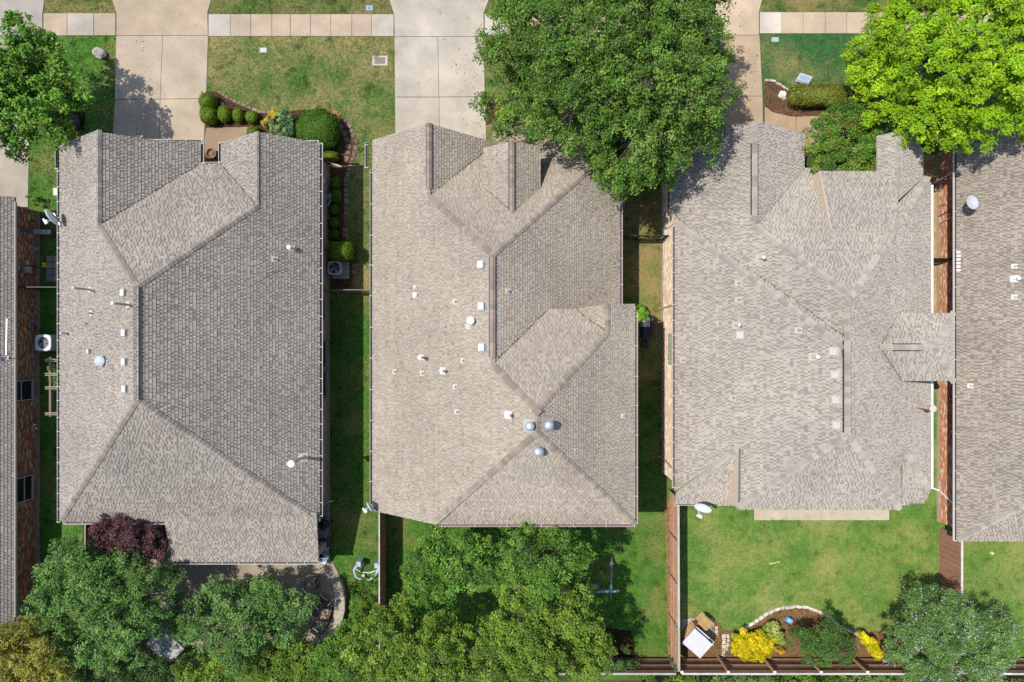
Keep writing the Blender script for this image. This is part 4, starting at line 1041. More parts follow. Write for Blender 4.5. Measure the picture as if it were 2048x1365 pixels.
for i, (lab, lobes, cs) in enumerate([
    ('dark green bush below the stone slab', [(330, 1345, 1.8, .7), (280, 1355, 1.9, .8), (230, 1350, 1.6, .7), (170, 1355, 1.6, .6)], [S(48, 78, 30), S(60, 92, 34)]),
    ('bright green bush under the patio tree at the bottom', [(400, 1345, 2.4, .8), (450, 1350, 2.6, .9), (510, 1335, 2.4, .8)], ELMY),
    ('olive green bush right of the patio at the bottom', [(560, 1320, 2.4, .9), (610, 1340, 2.4, .9), (550, 1360, 2.2, .8), (600, 1300, 2.2, .6)], ELMY),
    ('green bush between the seat wall and the thin fence', [(660, 1300, 2.2, .9), (690, 1335, 2.4, 1.0), (640, 1345, 2.2, .9), (700, 1270, 2.0, .75), (675, 1360, 2.2, .9), (715, 1235, 1.6, .5)], SHR)]):
    c = P(lobes[0][0], lobes[0][1], 1.5)
    plant('garden_bush', lab, 'bush', c[:2], lobes, leaf=.095, asp=.55, per=110, dens=14, crad=.32, cols=cs, trunk_r=.05, seed=60 + i)
plant('flowering_shrub', 'low shrub with yellow flowers beside the thin wooden fence', 'shrub', G(735, 1180), [(728, 1172, .6, .35), (745, 1165, .7, .35), (715, 1205, .6, .4), (735, 1215, .7, .4), (705, 1235, .6, .35)], leaf=.09, asp=.4, per=60, dens=22, crad=.2, cols=SHR, trunk_r=.02, seed=70, flowers=((.75, .38, .02), 26, .1, .9))
HOLLY = [S(70, 110, 32), S(84, 124, 38), S(60, 96, 30), S(120, 128, 50)]
plant('holly_tree', 'dark glossy tree in the front recess beside the clipped rectangular hedge', 'tree', G(1668, 290),
      [(1648, 262, 2.8, .75), (1695, 248, 3.0, .85), (1738, 275, 2.8, .75), (1665, 305, 3.0, .85), (1715, 310, 3.0, .8), (1635, 315, 2.6, .5), (1700, 230, 3.0, .6), (1690, 335, 2.9, .5), (1660, 232, 2.5, .5), (1745, 305, 3.0, .65), (1742, 328, 3.1, .45), (1692, 338, 3.3, .5), (1650, 335, 3.2, .5), (1630, 300, 2.9, .5), (1758, 285, 3.1, .45)], leaf=.10, asp=.55, per=130, dens=12, crad=.33, cols=HOLLY, trunk_r=.1, seed=75, cav=-1.2, boost=1.9)
plant('dark_shrub', 'round dark green shrub in the rear mulch bed with a blue toy beside it', 'shrub', G(1640, 1272),
      [(1608, 1275, 1.9, .6), (1655, 1262, 2.2, .75), (1645, 1300, 2.2, .75), (1690, 1285, 2.0, .6), (1620, 1310, 1.8, .5), (1685, 1310, 1.8, .4)], leaf=.075, asp=.6, per=150, dens=16, crad=.27, cols=[S(64, 96, 38), S(78, 112, 44), S(96, 118, 54), S(56, 84, 34)], trunk_r=.06, seed=77, cav=-1.2)
VIT = [S(88, 122, 54), S(102, 134, 64), S(74, 106, 46), S(112, 142, 76)]
plant('chaste_tree', 'bush-like tree covered in pale lilac flower spikes at the lower right', 'tree', G(1875, 1245),
      [(1835, 1205, 2.6, .7), (1885, 1205, 3.0, .95), (1820, 1255, 2.9, .95), (1880, 1265, 3.5, 1.1), (1935, 1250, 3.4, 1.1), (1985, 1250, 3, .9), (1990, 1300, 2.9, .85), (1865, 1315, 3.1, 1.0), (1935, 1320, 3.2, 1.1), (1795, 1300, 2.5, .7), (1850, 1350, 2.8, .8), (1960, 1350, 2.8, .8), (1850, 1180, 2.3, .45)],
      leaf=.12, asp=.26, per=150, dens=13, crad=.33, cols=VIT, trunk_r=.09, seed=80, cav=-1.0, flowers=((.60, .60, .70), 1900, .20, .34))
# clipped shrubs in the front bed
BOX = [S(104, 134, 20), S(120, 148, 28), S(92, 120, 18), S(132, 152, 46)]
GB = 'clipped shrubs in the front bed'
clipped('clipped_shrub', 'tall clipped shrub nearest the driveway, farthest from the house', 415, 203, .44, .46, 1.0, BOX, 91, group=GB)
clipped('clipped_shrub', 'tall clipped shrub nearest the driveway and the gravel path', 417, 231, .45, .46, .95, BOX, 92, group=GB)
clipped('clipped_shrub', 'round clipped ball, first of three from the tall clipped shrubs', 448, 228, .38, .46, .7, BOX, 93, group=GB, ex=2.2)
clipped('clipped_shrub', 'round clipped ball, middle one of three in the front bed', 476, 230, .32, .41, .66, BOX, 94, group=GB, ex=2.2)
clipped('clipped_shrub', 'round clipped ball nearest the yellow-leaved shrub', 503, 234, .35, .35, .62, BOX, 95, group=GB, ex=2.2)
clipped('clipped_shrub', 'clipped ball half hidden by the roof peak beside the gravel path', 507, 266, .38, .38, .75, [v(c, .85) for c in BOX], 96, group=GB, ex=2.2)
clipped('clipped_shrub', 'very large dome-shaped clipped shrub at the house corner', 634, 259, 1.12, 1.1, 1.6, [S(76, 116, 20), S(90, 128, 26), S(66, 102, 18)], 97, ex=2.15, leaf=.06, dens=1300)
clipped('clipped_hedge', 'low clipped hedge below the very large dome-shaped shrub', 658, 313, .52, .26, .75, [S(120, 138, 30), S(138, 150, 44), S(96, 120, 26)], 98, ex=4, cat='hedge')
plant('variegated_shrub', 'blue-green shrub with pale tips between the yellow shrub and the big dome', 'shrub', G(566, 248), [(566, 246, .8, .5), (575, 258, .7, .45), (556, 258, .6, .4), (572, 234, .7, .35)], leaf=.11, asp=.35, per=110, dens=26, crad=.2, cols=[S(70, 104, 66), S(84, 118, 78), S(150, 168, 110), S(62, 92, 60)], trunk_r=.02, seed=101)
plant('yellow_shrub', 'small yellow-leaved shrub beside the clipped balls', 'shrub', G(540, 240), [(541, 234, .35, .26), (533, 244, .35, .24), (552, 228, .35, .22)], leaf=.07, asp=.6, per=90, dens=40, crad=.14, cols=[S(206, 184, 60), S(190, 176, 66), S(170, 164, 60)], trunk_r=.015, seed=102)
plant('orange_flowers', 'orange-yellow flowering plant nearest the lawn beside the big dome', 'flowers', G(650, 226), [(648, 224, .3, .2), (657, 228, .3, .16)], leaf=.06, asp=.7, per=80, dens=50, crad=.12, cols=[S(206, 152, 46), S(188, 142, 50), S(120, 116, 40)], trunk_r=.012, seed=103)
plant('orange_flowers', 'orange-yellow flowering plant beside the flagstones', 'flowers', G(672, 236), [(668, 235, .3, .2), (675, 241, .3, .18)], leaf=.06, asp=.7, per=80, dens=50, crad=.12, cols=[S(200, 140, 46), S(188, 132, 50), S(120, 106, 40)], trunk_r=.012, seed=104)
SHD = [S(92, 130, 30), S(108, 146, 38), S(78, 114, 28)]
GH = 'shaded shrubs along the brick wall'
for i, (px, py, rx, ry, h, lab) in enumerate([(671, 367, .28, .32, .6, 'the one farthest from the air conditioner'), (672, 393, .30, .38, .62, 'the one beside the blue hose reel'), (668, 420, .28, .3, .5, 'the middle one with mulch gaps around it'), (667, 447, .28, .32, .55, 'second from the big rounded box shrub'), (668, 470, .28, .28, .5, 'the one next to the big rounded box shrub')]):
    clipped('wall_shrub', 'low shaded shrub along the wall, ' + lab, px, py, rx, ry, h, SHD, 110 + i, group=GH, ex=3, wob=.1)
clipped('clipped_shrub', 'rounded box shrub half in sun beside the air conditioner', 682, 503, .67, .47, 1.6, [S(112, 140, 28), S(128, 154, 40), S(94, 124, 26)], 120, ex=4.5, leaf=.06)
clipped('clipped_hedge', 'long rectangular clipped hedge in front of the dark glossy tree', 1640, 191, 1.56, .56, .95, [S(118, 128, 34), S(134, 142, 50), S(96, 112, 28), S(150, 146, 74)], 121, ex=9, cat='hedge', leaf=.06, wob=.03)
YB = [S(212, 194, 16), S(200, 184, 14), S(224, 204, 36), S(150, 156, 24), S(206, 186, 14)]
plant('yellow_bush', 'bright yellow bush beside the little coop', 'bush', G(1503, 1283), [(1478, 1285, .7, .42), (1505, 1280, .8, .5), (1528, 1288, .7, .42), (1495, 1300, .7, .42), (1520, 1302, .6, .4), (1475, 1297, .6, .35), (1490, 1278, .75, .42), (1518, 1280, .75, .42), (1508, 1308, .5, .36)], leaf=.13, asp=.32, per=110, dens=26, crad=.22, cols=YB, trunk_r=.02, seed=130, mat=M_LIMELEAF, upb=.4, cav=-2, boost=1.9)
plant('yellow_bush', 'bright yellow bush between the dark shrub and the lilac-flowered tree', 'bush', G(1738, 1280), [(1726, 1280, .6, .36), (1742, 1290, .7, .4), (1750, 1303, .6, .32)], leaf=.12, asp=.35, per=110, dens=28, crad=.2, cols=YB, trunk_r=.02, seed=131, mat=M_LIMELEAF, upb=.4, cav=-2, boost=1.9)
plant('variegated_shrub', 'pale green variegated shrub behind the larger yellow bush', 'shrub', G(1548, 1262), [(1540, 1257, .5, .36), (1556, 1262, .55, .38), (1560, 1276, .5, .3)], leaf=.1, asp=.4, per=90, dens=30, crad=.18, cols=[S(150, 164, 72), S(128, 148, 60), S(178, 184, 110)], trunk_r=.015, seed=132)
plant('orange_flowers', 'small orange-flowered plant in front of the fence by the dark shrub', 'flowers', G(1556, 1298), [(1554, 1297, .25, .2), (1562, 1302, .25, .16)], leaf=.07, asp=.5, per=40, dens=40, crad=.13, cols=[S(206, 160, 30), S(130, 130, 40)], trunk_r=.01, seed=133)
plant('side_yard_bush', 'bright green bush behind the barrel grill', 'bush', G(1276, 632), [(1274, 622, .9, .34), (1280, 638, 1.0, .36), (1272, 640, .8, .3)], leaf=.10, asp=.55, per=90, dens=30, crad=.2, cols=[S(90, 136, 30), S(112, 156, 42), S(74, 116, 28)], trunk_r=.02, seed=134)
plant('entry_shrub', 'low green shrub under the oak in the entry bed', 'shrub', G(1035, 228), [(1020, 228, .5, .4), (1050, 222, .6, .4), (1000, 232, .4, .3)], leaf=.10, asp=.55, per=70, dens=26, crad=.2, cols=[S(104, 140, 36), S(128, 150, 46)], trunk_r=.02, seed=135)
plant('corner_shrub', 'small ragged shrub beside the pale concrete at the left edge', 'shrub', G(73, 402), [(72, 402, .4, .25), (64, 398, .35, .18)], leaf=.11, asp=.35, per=40, dens=40, crad=.16, cols=[S(110, 130, 40), S(80, 108, 34)], trunk_r=.012, seed=136)
plant('arbor_vine', 'leafy vine growing on the side-yard timber frame', 'vine', G(112, 752), [(112, 735, .9, .3), (114, 755, 1.0, .35), (113, 768, .8, .22)], leaf=.12, asp=.7, per=50, dens=30, crad=.2, cols=[S(86, 120, 40), S(120, 148, 60)], trunk_r=.015, seed=137)
for i, (px, py) in enumerate([(1225, 1292), (1255, 1300), (1215, 1270)]):
    plant('mulch_bed_plant', ['small plant in the dark mulch bed nearest its left end', 'light green small plant in the dark mulch bed', 'low plant at the back of the dark mulch bed'][i], 'plant', G(px, py), [(px, py, .3, .22)], leaf=.09, asp=.5, per=50, dens=60, crad=.13, cols=[S(80, 110, 36), S(110, 140, 50)], trunk_r=.01, seed=140 + i)
for i, (x0, x1) in enumerate([(1300, 1420), (1430, 1560), (1570, 1700), (1710, 1840), (1850, 1960), (1970, 2080)]):
    lob = [(x, random.uniform(1362, 1374), random.uniform(1.0, 1.5), random.uniform(.4, .6)) for x in range(x0, x1, 26)]
    if i == 4: lob = [(x, y, .8, r * .7) for x, y, z, r in lob]
    plant('backing_shrub', 'shrub beyond the rear fence, ' + ['left of the fence corner', 'below the little coop', 'below the larger yellow bush', 'below the dark round shrub', 'below the lilac-flowered tree', 'at the lower right corner'][i], 'shrub', G(x0 + 50, 1375), lob, leaf=.11, asp=.5, per=70, dens=16, crad=.28, cols=[SHR, SAGE, SHR, VIT, SHR, SHR][i], trunk_r=.03, seed=150 + i, limbs=False)
plant('climbing_bush', 'sparse dark bush in front of the rear fence by the mulch bed', 'bush', G(1205, 1330), [(1210, 1335, 1.5, .5), (1240, 1328, 1.2, .45), (1265, 1338, 1.0, .35)], leaf=.09, asp=.5, per=80, dens=22, crad=.25, cols=[S(62, 92, 44), S(82, 110, 56)], trunk_r=.03, seed=160)

# ------------------------------------------------------------------ beds, mulch chips, edging stones
def bed(pxs, col, chips=260, name='mulch_bed', z=0.014):
    o = sheet(name, pxs, z, M_SOIL, col); p = scatter(gc(pxs), chips); n = len(p)
    an = RNG.random(n) * 6.28; l = .02 + .04 * RNG.random(n); w = .008 + .012 * RNG.random(n)
    t = np.stack([np.cos(an), np.sin(an), RNG.normal(0, .25, n)], 1); s_ = np.stack([-np.sin(an), np.cos(an), RNG.normal(0, .4, n)], 1)
    c = np.stack([p[:, 0], p[:, 1], z + .02 + .02 * RNG.random(n)], 1)
    V = np.stack([c - t * l[:, None] - s_ * w[:, None], c + t * l[:, None] - s_ * w[:, None], c + t * l[:, None] + s_ * w[:, None], c - t * l[:, None] + s_ * w[:, None]], 1)
    T = np.array(col) * (.5 + 1.0 * RNG.random((n, 1)))
    me = mesh_np('mulch_chips', V.reshape(-1, 3), np.full(n, 4), np.arange(n * 4), T, M_SOIL)
    ob = bpy.data.objects.new('mulch_chips', me); link(ob, o); ob['kind'] = 'stuff'
    return o

def ground_litter(polypx, n):
    p = scatter(gc(polypx), 60); p = p[RNG.permutation(len(p))[:n]]; m = len(p); an = RNG.random(m) * 6.28; l = .025 + .03 * RNG.random(m)
    t = np.stack([np.cos(an), np.sin(an), RNG.normal(0, .2, m)], 1) * l[:, None]; s_ = np.stack([-np.sin(an), np.cos(an), RNG.normal(0, .3, m)], 1) * (l * .45)[:, None]
    c = np.stack([p[:, 0], p[:, 1], np.full(m, .055)], 1)
    T = np.array([(.17, .11, .05), (.12, .09, .05), (.22, .17, .08), (.10, .13, .04)])[RNG.integers(0, 4, m)]
    o = bpy.data.objects.new('leaf_litter', leaf_mesh('leaf_litter', np.stack([c - t, c + s_, c + t, c - s_], 1), T, M_LEAF)); link(o); o['kind'] = 'stuff'
ground_litter([(880, 80), (970, 60), (974, 290), (930, 290)], 50)
ground_litter([(1430, 0), (1515, 0), (1527, 290), (1400, 290)], 80)
ground_litter([(230, 80), (300, 80), (330, 280), (226, 280)], 35)
ground_litter([(345, 1125), (650, 1125), (680, 1200), (640, 1270), (345, 1280)], 220)
bed([(403, 183), (432, 184), (470, 205), (520, 226), (560, 226), (600, 220), (640, 220), (672, 226), (696, 252), (713, 290), (702, 330), (690, 362), (690, 480), (709, 500), (706, 560), (690, 584), (652, 584), (648, 300), (520, 300), (497, 254), (412, 256), (400, 230)], S(104, 78, 58))
bed([(1529, 162), (1555, 168), (1590, 182), (1740, 190), (1780, 232), (1690, 240), (1640, 232), (1592, 234), (1560, 229), (1529, 213)], S(112, 84, 66))
bed([(1180, 1252), (1225, 1258), (1262, 1262), (1268, 1290), (1272, 1330), (1180, 1335)], S(66, 48, 38))
bed([(1363, 1262), (1430, 1240), (1450, 1262), (1478, 1262), (1512, 1240), (1560, 1216), (1610, 1214), (1645, 1226), (1682, 1252), (1712, 1266), (1760, 1262), (1800, 1250), (1884, 1290), (1884, 1316), (1363, 1316)], S(126, 94, 66))
bed([(975, 218), (1075, 218), (1110, 247), (985, 247), (972, 250)], S(120, 84, 58))
bed([(1330, 1000), (1345, 1000), (1345, 1316), (1336, 1316)], S(150, 118, 84), 160)
bed([(100, 225), (170, 225), (170, 262), (100, 262)], S(60, 52, 40), 160)

def rock(name, label, cat, c, r, col, seed, group=None, flat=.6, sx=1.0, sy=1.0, rz=0.0, parent=None, n=10):
    rng = random.Random(seed); mb = MB(col); rows = []
    for i, ph in enumerate([-.9, -.35, .15, .6, 1.05]):
        ring = []
        for k in range(n):
            t = 2 * math.pi * k / n + rng.uniform(-.12, .12); rr = r * math.cos(ph) ** .6 * rng.uniform(.8, 1.12)
            x, y = rr * math.cos(t) * sx, rr * math.sin(t) * sy
            ring.append((c[0] + x * math.cos(rz) - y * math.sin(rz), c[1] + x * math.sin(rz) + y * math.cos(rz), max(.004, (math.sin(ph) + .75) * r * flat * .58)))
        rows.append(ring)
    vs = [p for q in rows for p in q]; m_ = len(rows)
    mb.add(vs, [[i * n + k, i * n + (k + 1) % n, (i + 1) * n + (k + 1) % n, (i + 1) * n + k] for i in range(m_ - 1) for k in range(n)] + [[(m_ - 1) * n + k for k in range(n)]])
    o = mb.build(name, M_STONE, parent, org=None if parent is not None else np.array([c[0], c[1], 0.0]))
    if label: tag(o, label, cat, group)
    return o
rock('boulder', 'pale grey boulder on the grass beside the beige driveway', 'rock', G(203, 109), .36, (.46, .42, .38), 3, flat=.9, sx=1.1, sy=.75, rz=-.35)
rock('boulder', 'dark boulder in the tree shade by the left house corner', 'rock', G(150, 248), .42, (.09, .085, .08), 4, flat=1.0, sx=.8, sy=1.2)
rock('boulder', 'white craggy rock in the mulch beside the rectangular hedge', 'rock', G(1563, 191), .2, (.66, .62, .56), 5, flat=1.2, sx=1.0, sy=1.1)
rock('boulder', 'second smaller white craggy rock, touching the larger one by the hedge', 'rock', G(1567, 197), .11, (.62, .58, .52), 6, flat=1.2)
rock('stone', 'small white stone beside the first clipped ball', 'rock', G(446, 209), .1, (.62, .6, .55), 7)

def edging(name, label, pts, w=.14, l=.26, h=.1, cols=((.5, .45, .38),), gap=.02, jitter=.03, seed=1):
    rng = random.Random(seed); P_ = [np.array(G(*p)) for p in pts]
    root = thing(name, label, 'edging', (P_[0][0], P_[0][1], 0)); i = 0; pos = P_[0].copy(); seg = 0; left = 0.0
    out = []
    for a, b in zip(P_, P_[1:]):
        d = b - a; L = np.linalg.norm(d); d /= L; t = left
        while t < L:
            ll = l * rng.uniform(.7, 1.25); out.append((a + d * (t + ll / 2), math.atan2(d[1], d[0]), ll)); t += ll + gap
        left = t - L
    for c, an, ll in out:
        mb = MB(v(rng.choice(cols), rng.uniform(.85, 1.12)))
        an += rng.uniform(-.12, .12); q = []
        for x, y in ((-.5, -.45), (-.1, -.5), (.5, -.4), (.48, .42), (.05, .5), (-.46, .44)):
            x *= ll * rng.uniform(.92, 1.0); y *= w * rng.uniform(.85, 1.1); q.append((c[0] + x * math.cos(an) - y * math.sin(an), c[1] + x * math.sin(an) + y * math.cos(an)))
        mb.prism(q, 0.003, h * rng.uniform(.8, 1.15), chamfer=.012); mb.build('stone', M_STONE, root)
    return root
edging('stone_edging', 'pale stone edging curving round the rear mulch bed', [(1478, 1264), (1512, 1242), (1535, 1226), (1562, 1216), (1590, 1213), (1612, 1214), (1645, 1226), (1664, 1240), (1682, 1254), (1712, 1268)], .16, .3, .09, [(.56, .52, .45), (.60, .56, .50)])
edging('stone_edging', 'pale stone edging of the mulch bed by the white craggy rock', [(1529, 161), (1545, 163), (1560, 171), (1578, 182)], .12, .3, .09, [(.52, .46, .38)])
edging('stone_edging', 'reddish flagstone edging along the front and side bed', [(436, 184), (470, 204), (520, 225), (548, 226)], .14, .26, .08, [(.34, .24, .18), (.40, .29, .22)], seed=4)
edging('stone_edging', 'brown flagstones scattered round the big dome shrub', [(640, 219), (672, 226), (696, 250), (711, 280), (712, 298), (703, 325), (692, 360), (693, 400), (690, 470), (708, 498), (708, 545)], .22, .26, .07, [(.27, .18, .13), (.34, .24, .18), (.22, .16, .12)], seed=5, gap=.05)
edging('stone_edging', 'inner row of brown flagstones beside the big dome shrub', [(678, 248), (692, 272), (697, 298), (692, 322)], .28, .3, .06, [(.25, .17, .13), (.32, .22, .16)], seed=6, gap=.08)
edging('stone_edging', 'pale stone edging of the entry bed under the oak', [(986, 247), (1062, 247)], .10, .22, .1, [(.60, .48, .40)], seed=7)
edging('stone_edging', 'pale stepping stones between the coop and the yellow bush', [(1447, 1268), (1448, 1288), (1446, 1312)], .22, .26, .05, [(.58, .52, .44), (.52, .46, .38)], seed=8)
edging('stone_edging', 'two loose pale stones left of the stepping stones', [(1432, 1252), (1433, 1268)], .2, .2, .05, [(.5, .44, .36)], seed=9)
edging('stone_edging', 'pale stepping stones touching the yellow bush', [(1455, 1268), (1456, 1278), (1454, 1300)], .15, .22, .05, [(.58, .52, .44)], seed=10)

def litter(house, plane, pxs, n, label=None):
    """fallen leaves caught on the shingles"""
    rng = np.random.default_rng(n); poly = np.array(pxs, float); lo, hi = poly.min(0), poly.max(0); V, T = [], []
    while len(V) < n:
        q = lo + rng.random(2) * (hi - lo)
        if not pip(q[None], poly)[0]: continue
        p = plane.at(*q) + plane.n * .035; a = rng.random() * 6.28
        t = plane.u * math.cos(a) + plane.dn * math.sin(a) + plane.n * rng.normal() * .25; s_ = np.cross(plane.n, t); l, w = .03 + .035 * rng.random(), .014 + .014 * rng.random()
        V.append([p - t * l, p + s_ * w, p + t * l, p - s_ * w]); T.append(np.array([(.16, .10, .05), (.10, .075, .04), (.24, .17, .08)][rng.integers(3)]))
    o = bpy.data.objects.new('fallen_leaves', leaf_mesh('fallen_leaves', np.array(V) - WORG[house.obj.name], np.array(T), M_LEAF)); link(o, house.obj); o['kind'] = 'stuff'
litter(h2, Plane('R', 5.32, 2.81, .747), [(1120, 380), (1236, 300), (1243, 600), (1180, 600), (1225, 470)], 90)
litter(h3, Plane('L', -7.76, 2.75), [(1345, 300), (1440, 280), (1420, 420), (1350, 430)], 70)
litter(h1, Plane('D', 11.0, 2.4, .308), [(340, 1060), (600, 1095), (630, 1115), (346, 1120)], 35)
litter(h2, Plane('D', 8.33, 5.33, .747), [(960, 1020), (1200, 1010), (1260, 1044), (940, 1046)], 40)
# ------------------------------------------------------------------ fences and gates
def fence(name, label, a, b, rail_side, h=1.83, post_gap=2.4, wood=(0.26, 0.15, 0.09), cap=(0.50, 0.46, 0.40), metal_post=True, rails=(0.3, 0.95, 1.6), inner_post=False, capw=.05):
    a = np.array(a, float); b = np.array(b, float); d = b - a; L = np.linalg.norm(d); d /= L
    s_ = np.array([-d[1], d[0]]) * rail_side; an = math.atan2(d[1], d[0])
    root = thing(name, label, 'fence', (a[0], a[1], 0)); z3 = lambda p, z: np.array([p[0], p[1], z])
    pw = .138; n = int(L / pw)
    pm = MB(wood); pm.box((0, 0, h / 2), (pw - .006, .018, h)); pme = pm.mesh('picket', M_WOOD)
    if n > 290: pw = L / 290; n = 290
    for i in range(n):
        p = a + d * (i + .5) * pw
        inst('picket', pme, z3(p, random.uniform(-.012, .0)), root, (0, 0, an + random.uniform(-.012, .012)))
    k = max(1, round(L / post_gap)); g_ = L / k
    rm = MB(v(wood, 1.2)); rm.box((0, 0, 0), (g_ - .02, .04, .09)); rme = rm.mesh('rail', M_WOOD)
    for i in range(k):
        for zr in rails: inst('rail', rme, z3(a + d * (i + .5) * g_ + s_ * .032, zr), root, (0, 0, an))
    if metal_post:
        po = MB((.36, .36, .35)); po.cyl((0, 0, 0), (0, 0, h - .02), .028, .028, 8)
    else:
        po = MB(v(wood, 1.15)); po.box((0, 0, h / 2), (.1, .1, h))
    pome = po.mesh('post', M_METAL if metal_post else M_WOOD)
    for i in range(k + 1): inst('post', pome, z3(a + d * (i * g_) + s_ * .085, 0), root, (0, 0, an))
    if not metal_post:
        cb = MB((.62, .58, .52)); cb.box((0, 0, 0), (.15, .13, .03)); cme = cb.mesh('post_cap', M_PAINT)
        for i in range(k + 1): inst('post_cap', cme, z3(a + d * (i * g_) + s_ * .09, h + .02), root, (0, 0, an))
    cm = MB(cap)
    for i in range(k):
        c = a + d * (i + .5) * g_; cm.obox(z3(c, h + random.uniform(.005, .02)), (*d, 0), (*s_, 0), (0, 0, 1), g_ / 2 - .004, capw, .018, v(cap, random.uniform(.85, 1.1)))
    cm.build('top_board', M_WOOD, root)
    return root

FY = -16.85
fence('wooden_fence', 'brown fence from the mottled house to the rear fence, three rails showing', (8.42, -7.9), (8.46, FY + .12), -1, wood=(.30, .175, .115))
fence('wooden_fence', 'rear fence along the bottom with brown posts in front of the mulch bed', (8.6, FY), (22.7, FY), 1, wood=(.23, .125, .075), metal_post=False)
fence('wooden_fence', 'rear fence section left of the corner, behind the dark mulch bed', (-6.5, FY), (8.3, FY), 1, wood=(.17, .095, .06))
fence('wooden_fence', 'smooth-sided brown fence below the red brick wall with a white top', (22.78, -9.95), (22.78, FY + .1), 1, wood=(.21, .115, .075), cap=(.6, .57, .53))
fence('wooden_fence', 'short rear fence section at the lower right corner', (22.95, FY), (30, FY), 1, wood=(.20, .12, .08), cap=(.5, .47, .42))
fence('wooden_fence', 'thin reddish fence seen edge-on beside the toy goal', (-6.72, -8.65), (-6.72, FY + .1), -1, wood=(.36, .17, .07), cap=(.60, .56, .54), rails=(.3, .95, 1.55), capw=.03)
fence('wooden_fence', 'reddish fence behind the purple-leaved tree at the lower left', (-21.6, -9.1), (-21.6, -17.5), -1, wood=(.34, .16, .075), cap=(.55, .5, .46), capw=.025)

def iron_fence(name, label, a, b, h=1.5, col=(.035, .03, .028), gap=.11, brace=None, cat='gate', open_=None):
    a = np.array([*a, 0.0]); b = np.array([*b, 0.0]); d = b - a; L = np.linalg.norm(d); d /= L; z = np.array([0, 0, 1.0])
    root = thing(name, label, cat, a)
    for t in (0, L): 
        m_ = MB(col); m_.bar(a + d * t, a + d * t + z * (h + .1), .06, .06); m_.build('post', M_PAINT, root)
    for zr in (.15, h - .15, h - .02):
        m_ = MB(col); m_.bar(a + z * zr, b + z * zr, .04, .03); m_.build('rail', M_PAINT, root)
    bm_ = MB(col); bm_.box((0, 0, h / 2), (.018, .018, h)); me = bm_.mesh('bar', M_PAINT)
    for i in range(1, int(L / gap)): inst('bar', me, a + d * i * gap, root)
    if brace:
        m_ = MB(col)
        for p, q in brace: m_.bar(a + d * p[0] + z * p[1], a + d * q[0] + z * q[1], .035, .035)
        m_.build('brace', M_PAINT, root)
    return root
iron_fence('side_gate', 'rust-brown metal gate across the grass strip below the air conditioner and box shrub', (-9.72, 2.62), (-7.3, 2.62), 1.5, (.20, .13, .09), brace=[((1.5, 0), (1.5, 1.5)), ((.6, .15), (1.5, 1.35))])
iron_fence('side_gate', 'black iron gate on patchy grass between the middle house and the white meter boxes', (5.0, 5.4), (7.95, 5.4), 1.5, brace=[((1.6, 0), (1.6, 1.5)), ((1.6, 1.35), (2.9, .15)), ((1.6, .15), (2.9, 1.35))])
iron_fence('side_gate', 'black iron gate across the dirt strip beside the orange-red brick wall', (20.6, 4.22), (22.65, 4.22), 1.5, (.02, .018, .018), brace=[((0, .15), (2, 1.35)), ((0, .8), (2, 1.4))])
iron_fence('side_gate', 'black iron gate beside the grey pavers against the shaded dark brick wall', (-25.15, 2.75), (-22.0, 2.75), 1.6, (.04, .04, .045), gap=.1)

# ------------------------------------------------------------------ satellite dishes
def dish(label, foot, head, face, r=.42, arm=True, col=(.70, .72, .75), group=None, squash=.88):
    foot = np.array(foot, float); head = np.array(head, float); n = unit(np.array(face, float))
    root = thing('satellite_dish', label, 'satellite dish', foot)
    up = np.array([0, 0, 1.0]); a = unit(np.cross(up, n)); b_ = np.cross(n, a)
    mb = MB(col); rings = []
    for i in range(6):
        q = i / 5; rings.append([head + (a * math.cos(t) * r * squash + b_ * math.sin(t) * r) * q + n * (q * q * r * .28) for t in np.linspace(0, 2 * math.pi, 25)[:-1]])
    vs = [p for R_ in rings for p in R_]
    fs = [[i * 24 + k, i * 24 + (k + 1) % 24, (i + 1) * 24 + (k + 1) % 24, (i + 1) * 24 + k] for i in range(5) for k in range(24)]
    vs2 = [p - n * .018 for p in vs]; o = len(vs)
    mb.add(vs + vs2, fs + [[o + j for j in f[::-1]] for f in fs] + [[5 * 24 + k, 5 * 24 + (k + 1) % 24, o + 5 * 24 + (k + 1) % 24, o + 5 * 24 + k] for k in range(24)])
    mb.build('reflector', M_PLAST, root, smooth=True)
    m_ = MB((.30, .31, .33)); bk = head - n * .08; m_.tube([foot, foot + (bk - foot) * .5 + up * .08, bk - n * .05, bk + n * .06], .028, 8); m_.obox(foot, (1, 0, 0), (0, 1, 0), (0, 0, 1), .09, .07, .012); m_.obox(head - n * .06, a, b_, n, .09, .09, .04)
    m_.build('mast', M_METAL, root)
    if arm:
        f = head + n * r * 1.15 - b_ * r * .25
        am = MB((.66, .68, .70)); am.bar(head - b_ * r * .95 + n * .08, f - b_ * .04, .035, .045); am.build('feed_arm', M_PLAST, root)
        fm = MB((.72, .72, .72)); fm.obox(f, a, b_, n, .14, .035, .04); fm.cyl(f, f - n * .12, .035, .05, 10); fm.cyl(f + a * .1, f + a * .1 - n * .1, .03, .042, 10); fm.build('feed', M_PLAST, root)
    return root
dish('dish turned edge-on at the eave above the dark brick wall, casting an oval shadow', h1.L.at(121, 447), P(108, 432, 3.75), (-.80, -.45, .12), .46)
dish('dish turned edge-on at the low rear corner of the middle house', h2.L.at(752, 1019), P(742, 1013, 3.45), (-.78, -.50, .18), .33)
dish('dish at the rear eave above the green lawn and concrete slab', P(1417, 1010, 3.2), P(1407, 1013, 3.9), (-.35, -.62, .42), .46)
dish('dish lying face up on the roof at the right edge', h4.L.at(1927, 423), P(1942, 407, 3.75), (.22, .28, .92), .40, arm=False, squash=.82, col=(.50, .53, .57))
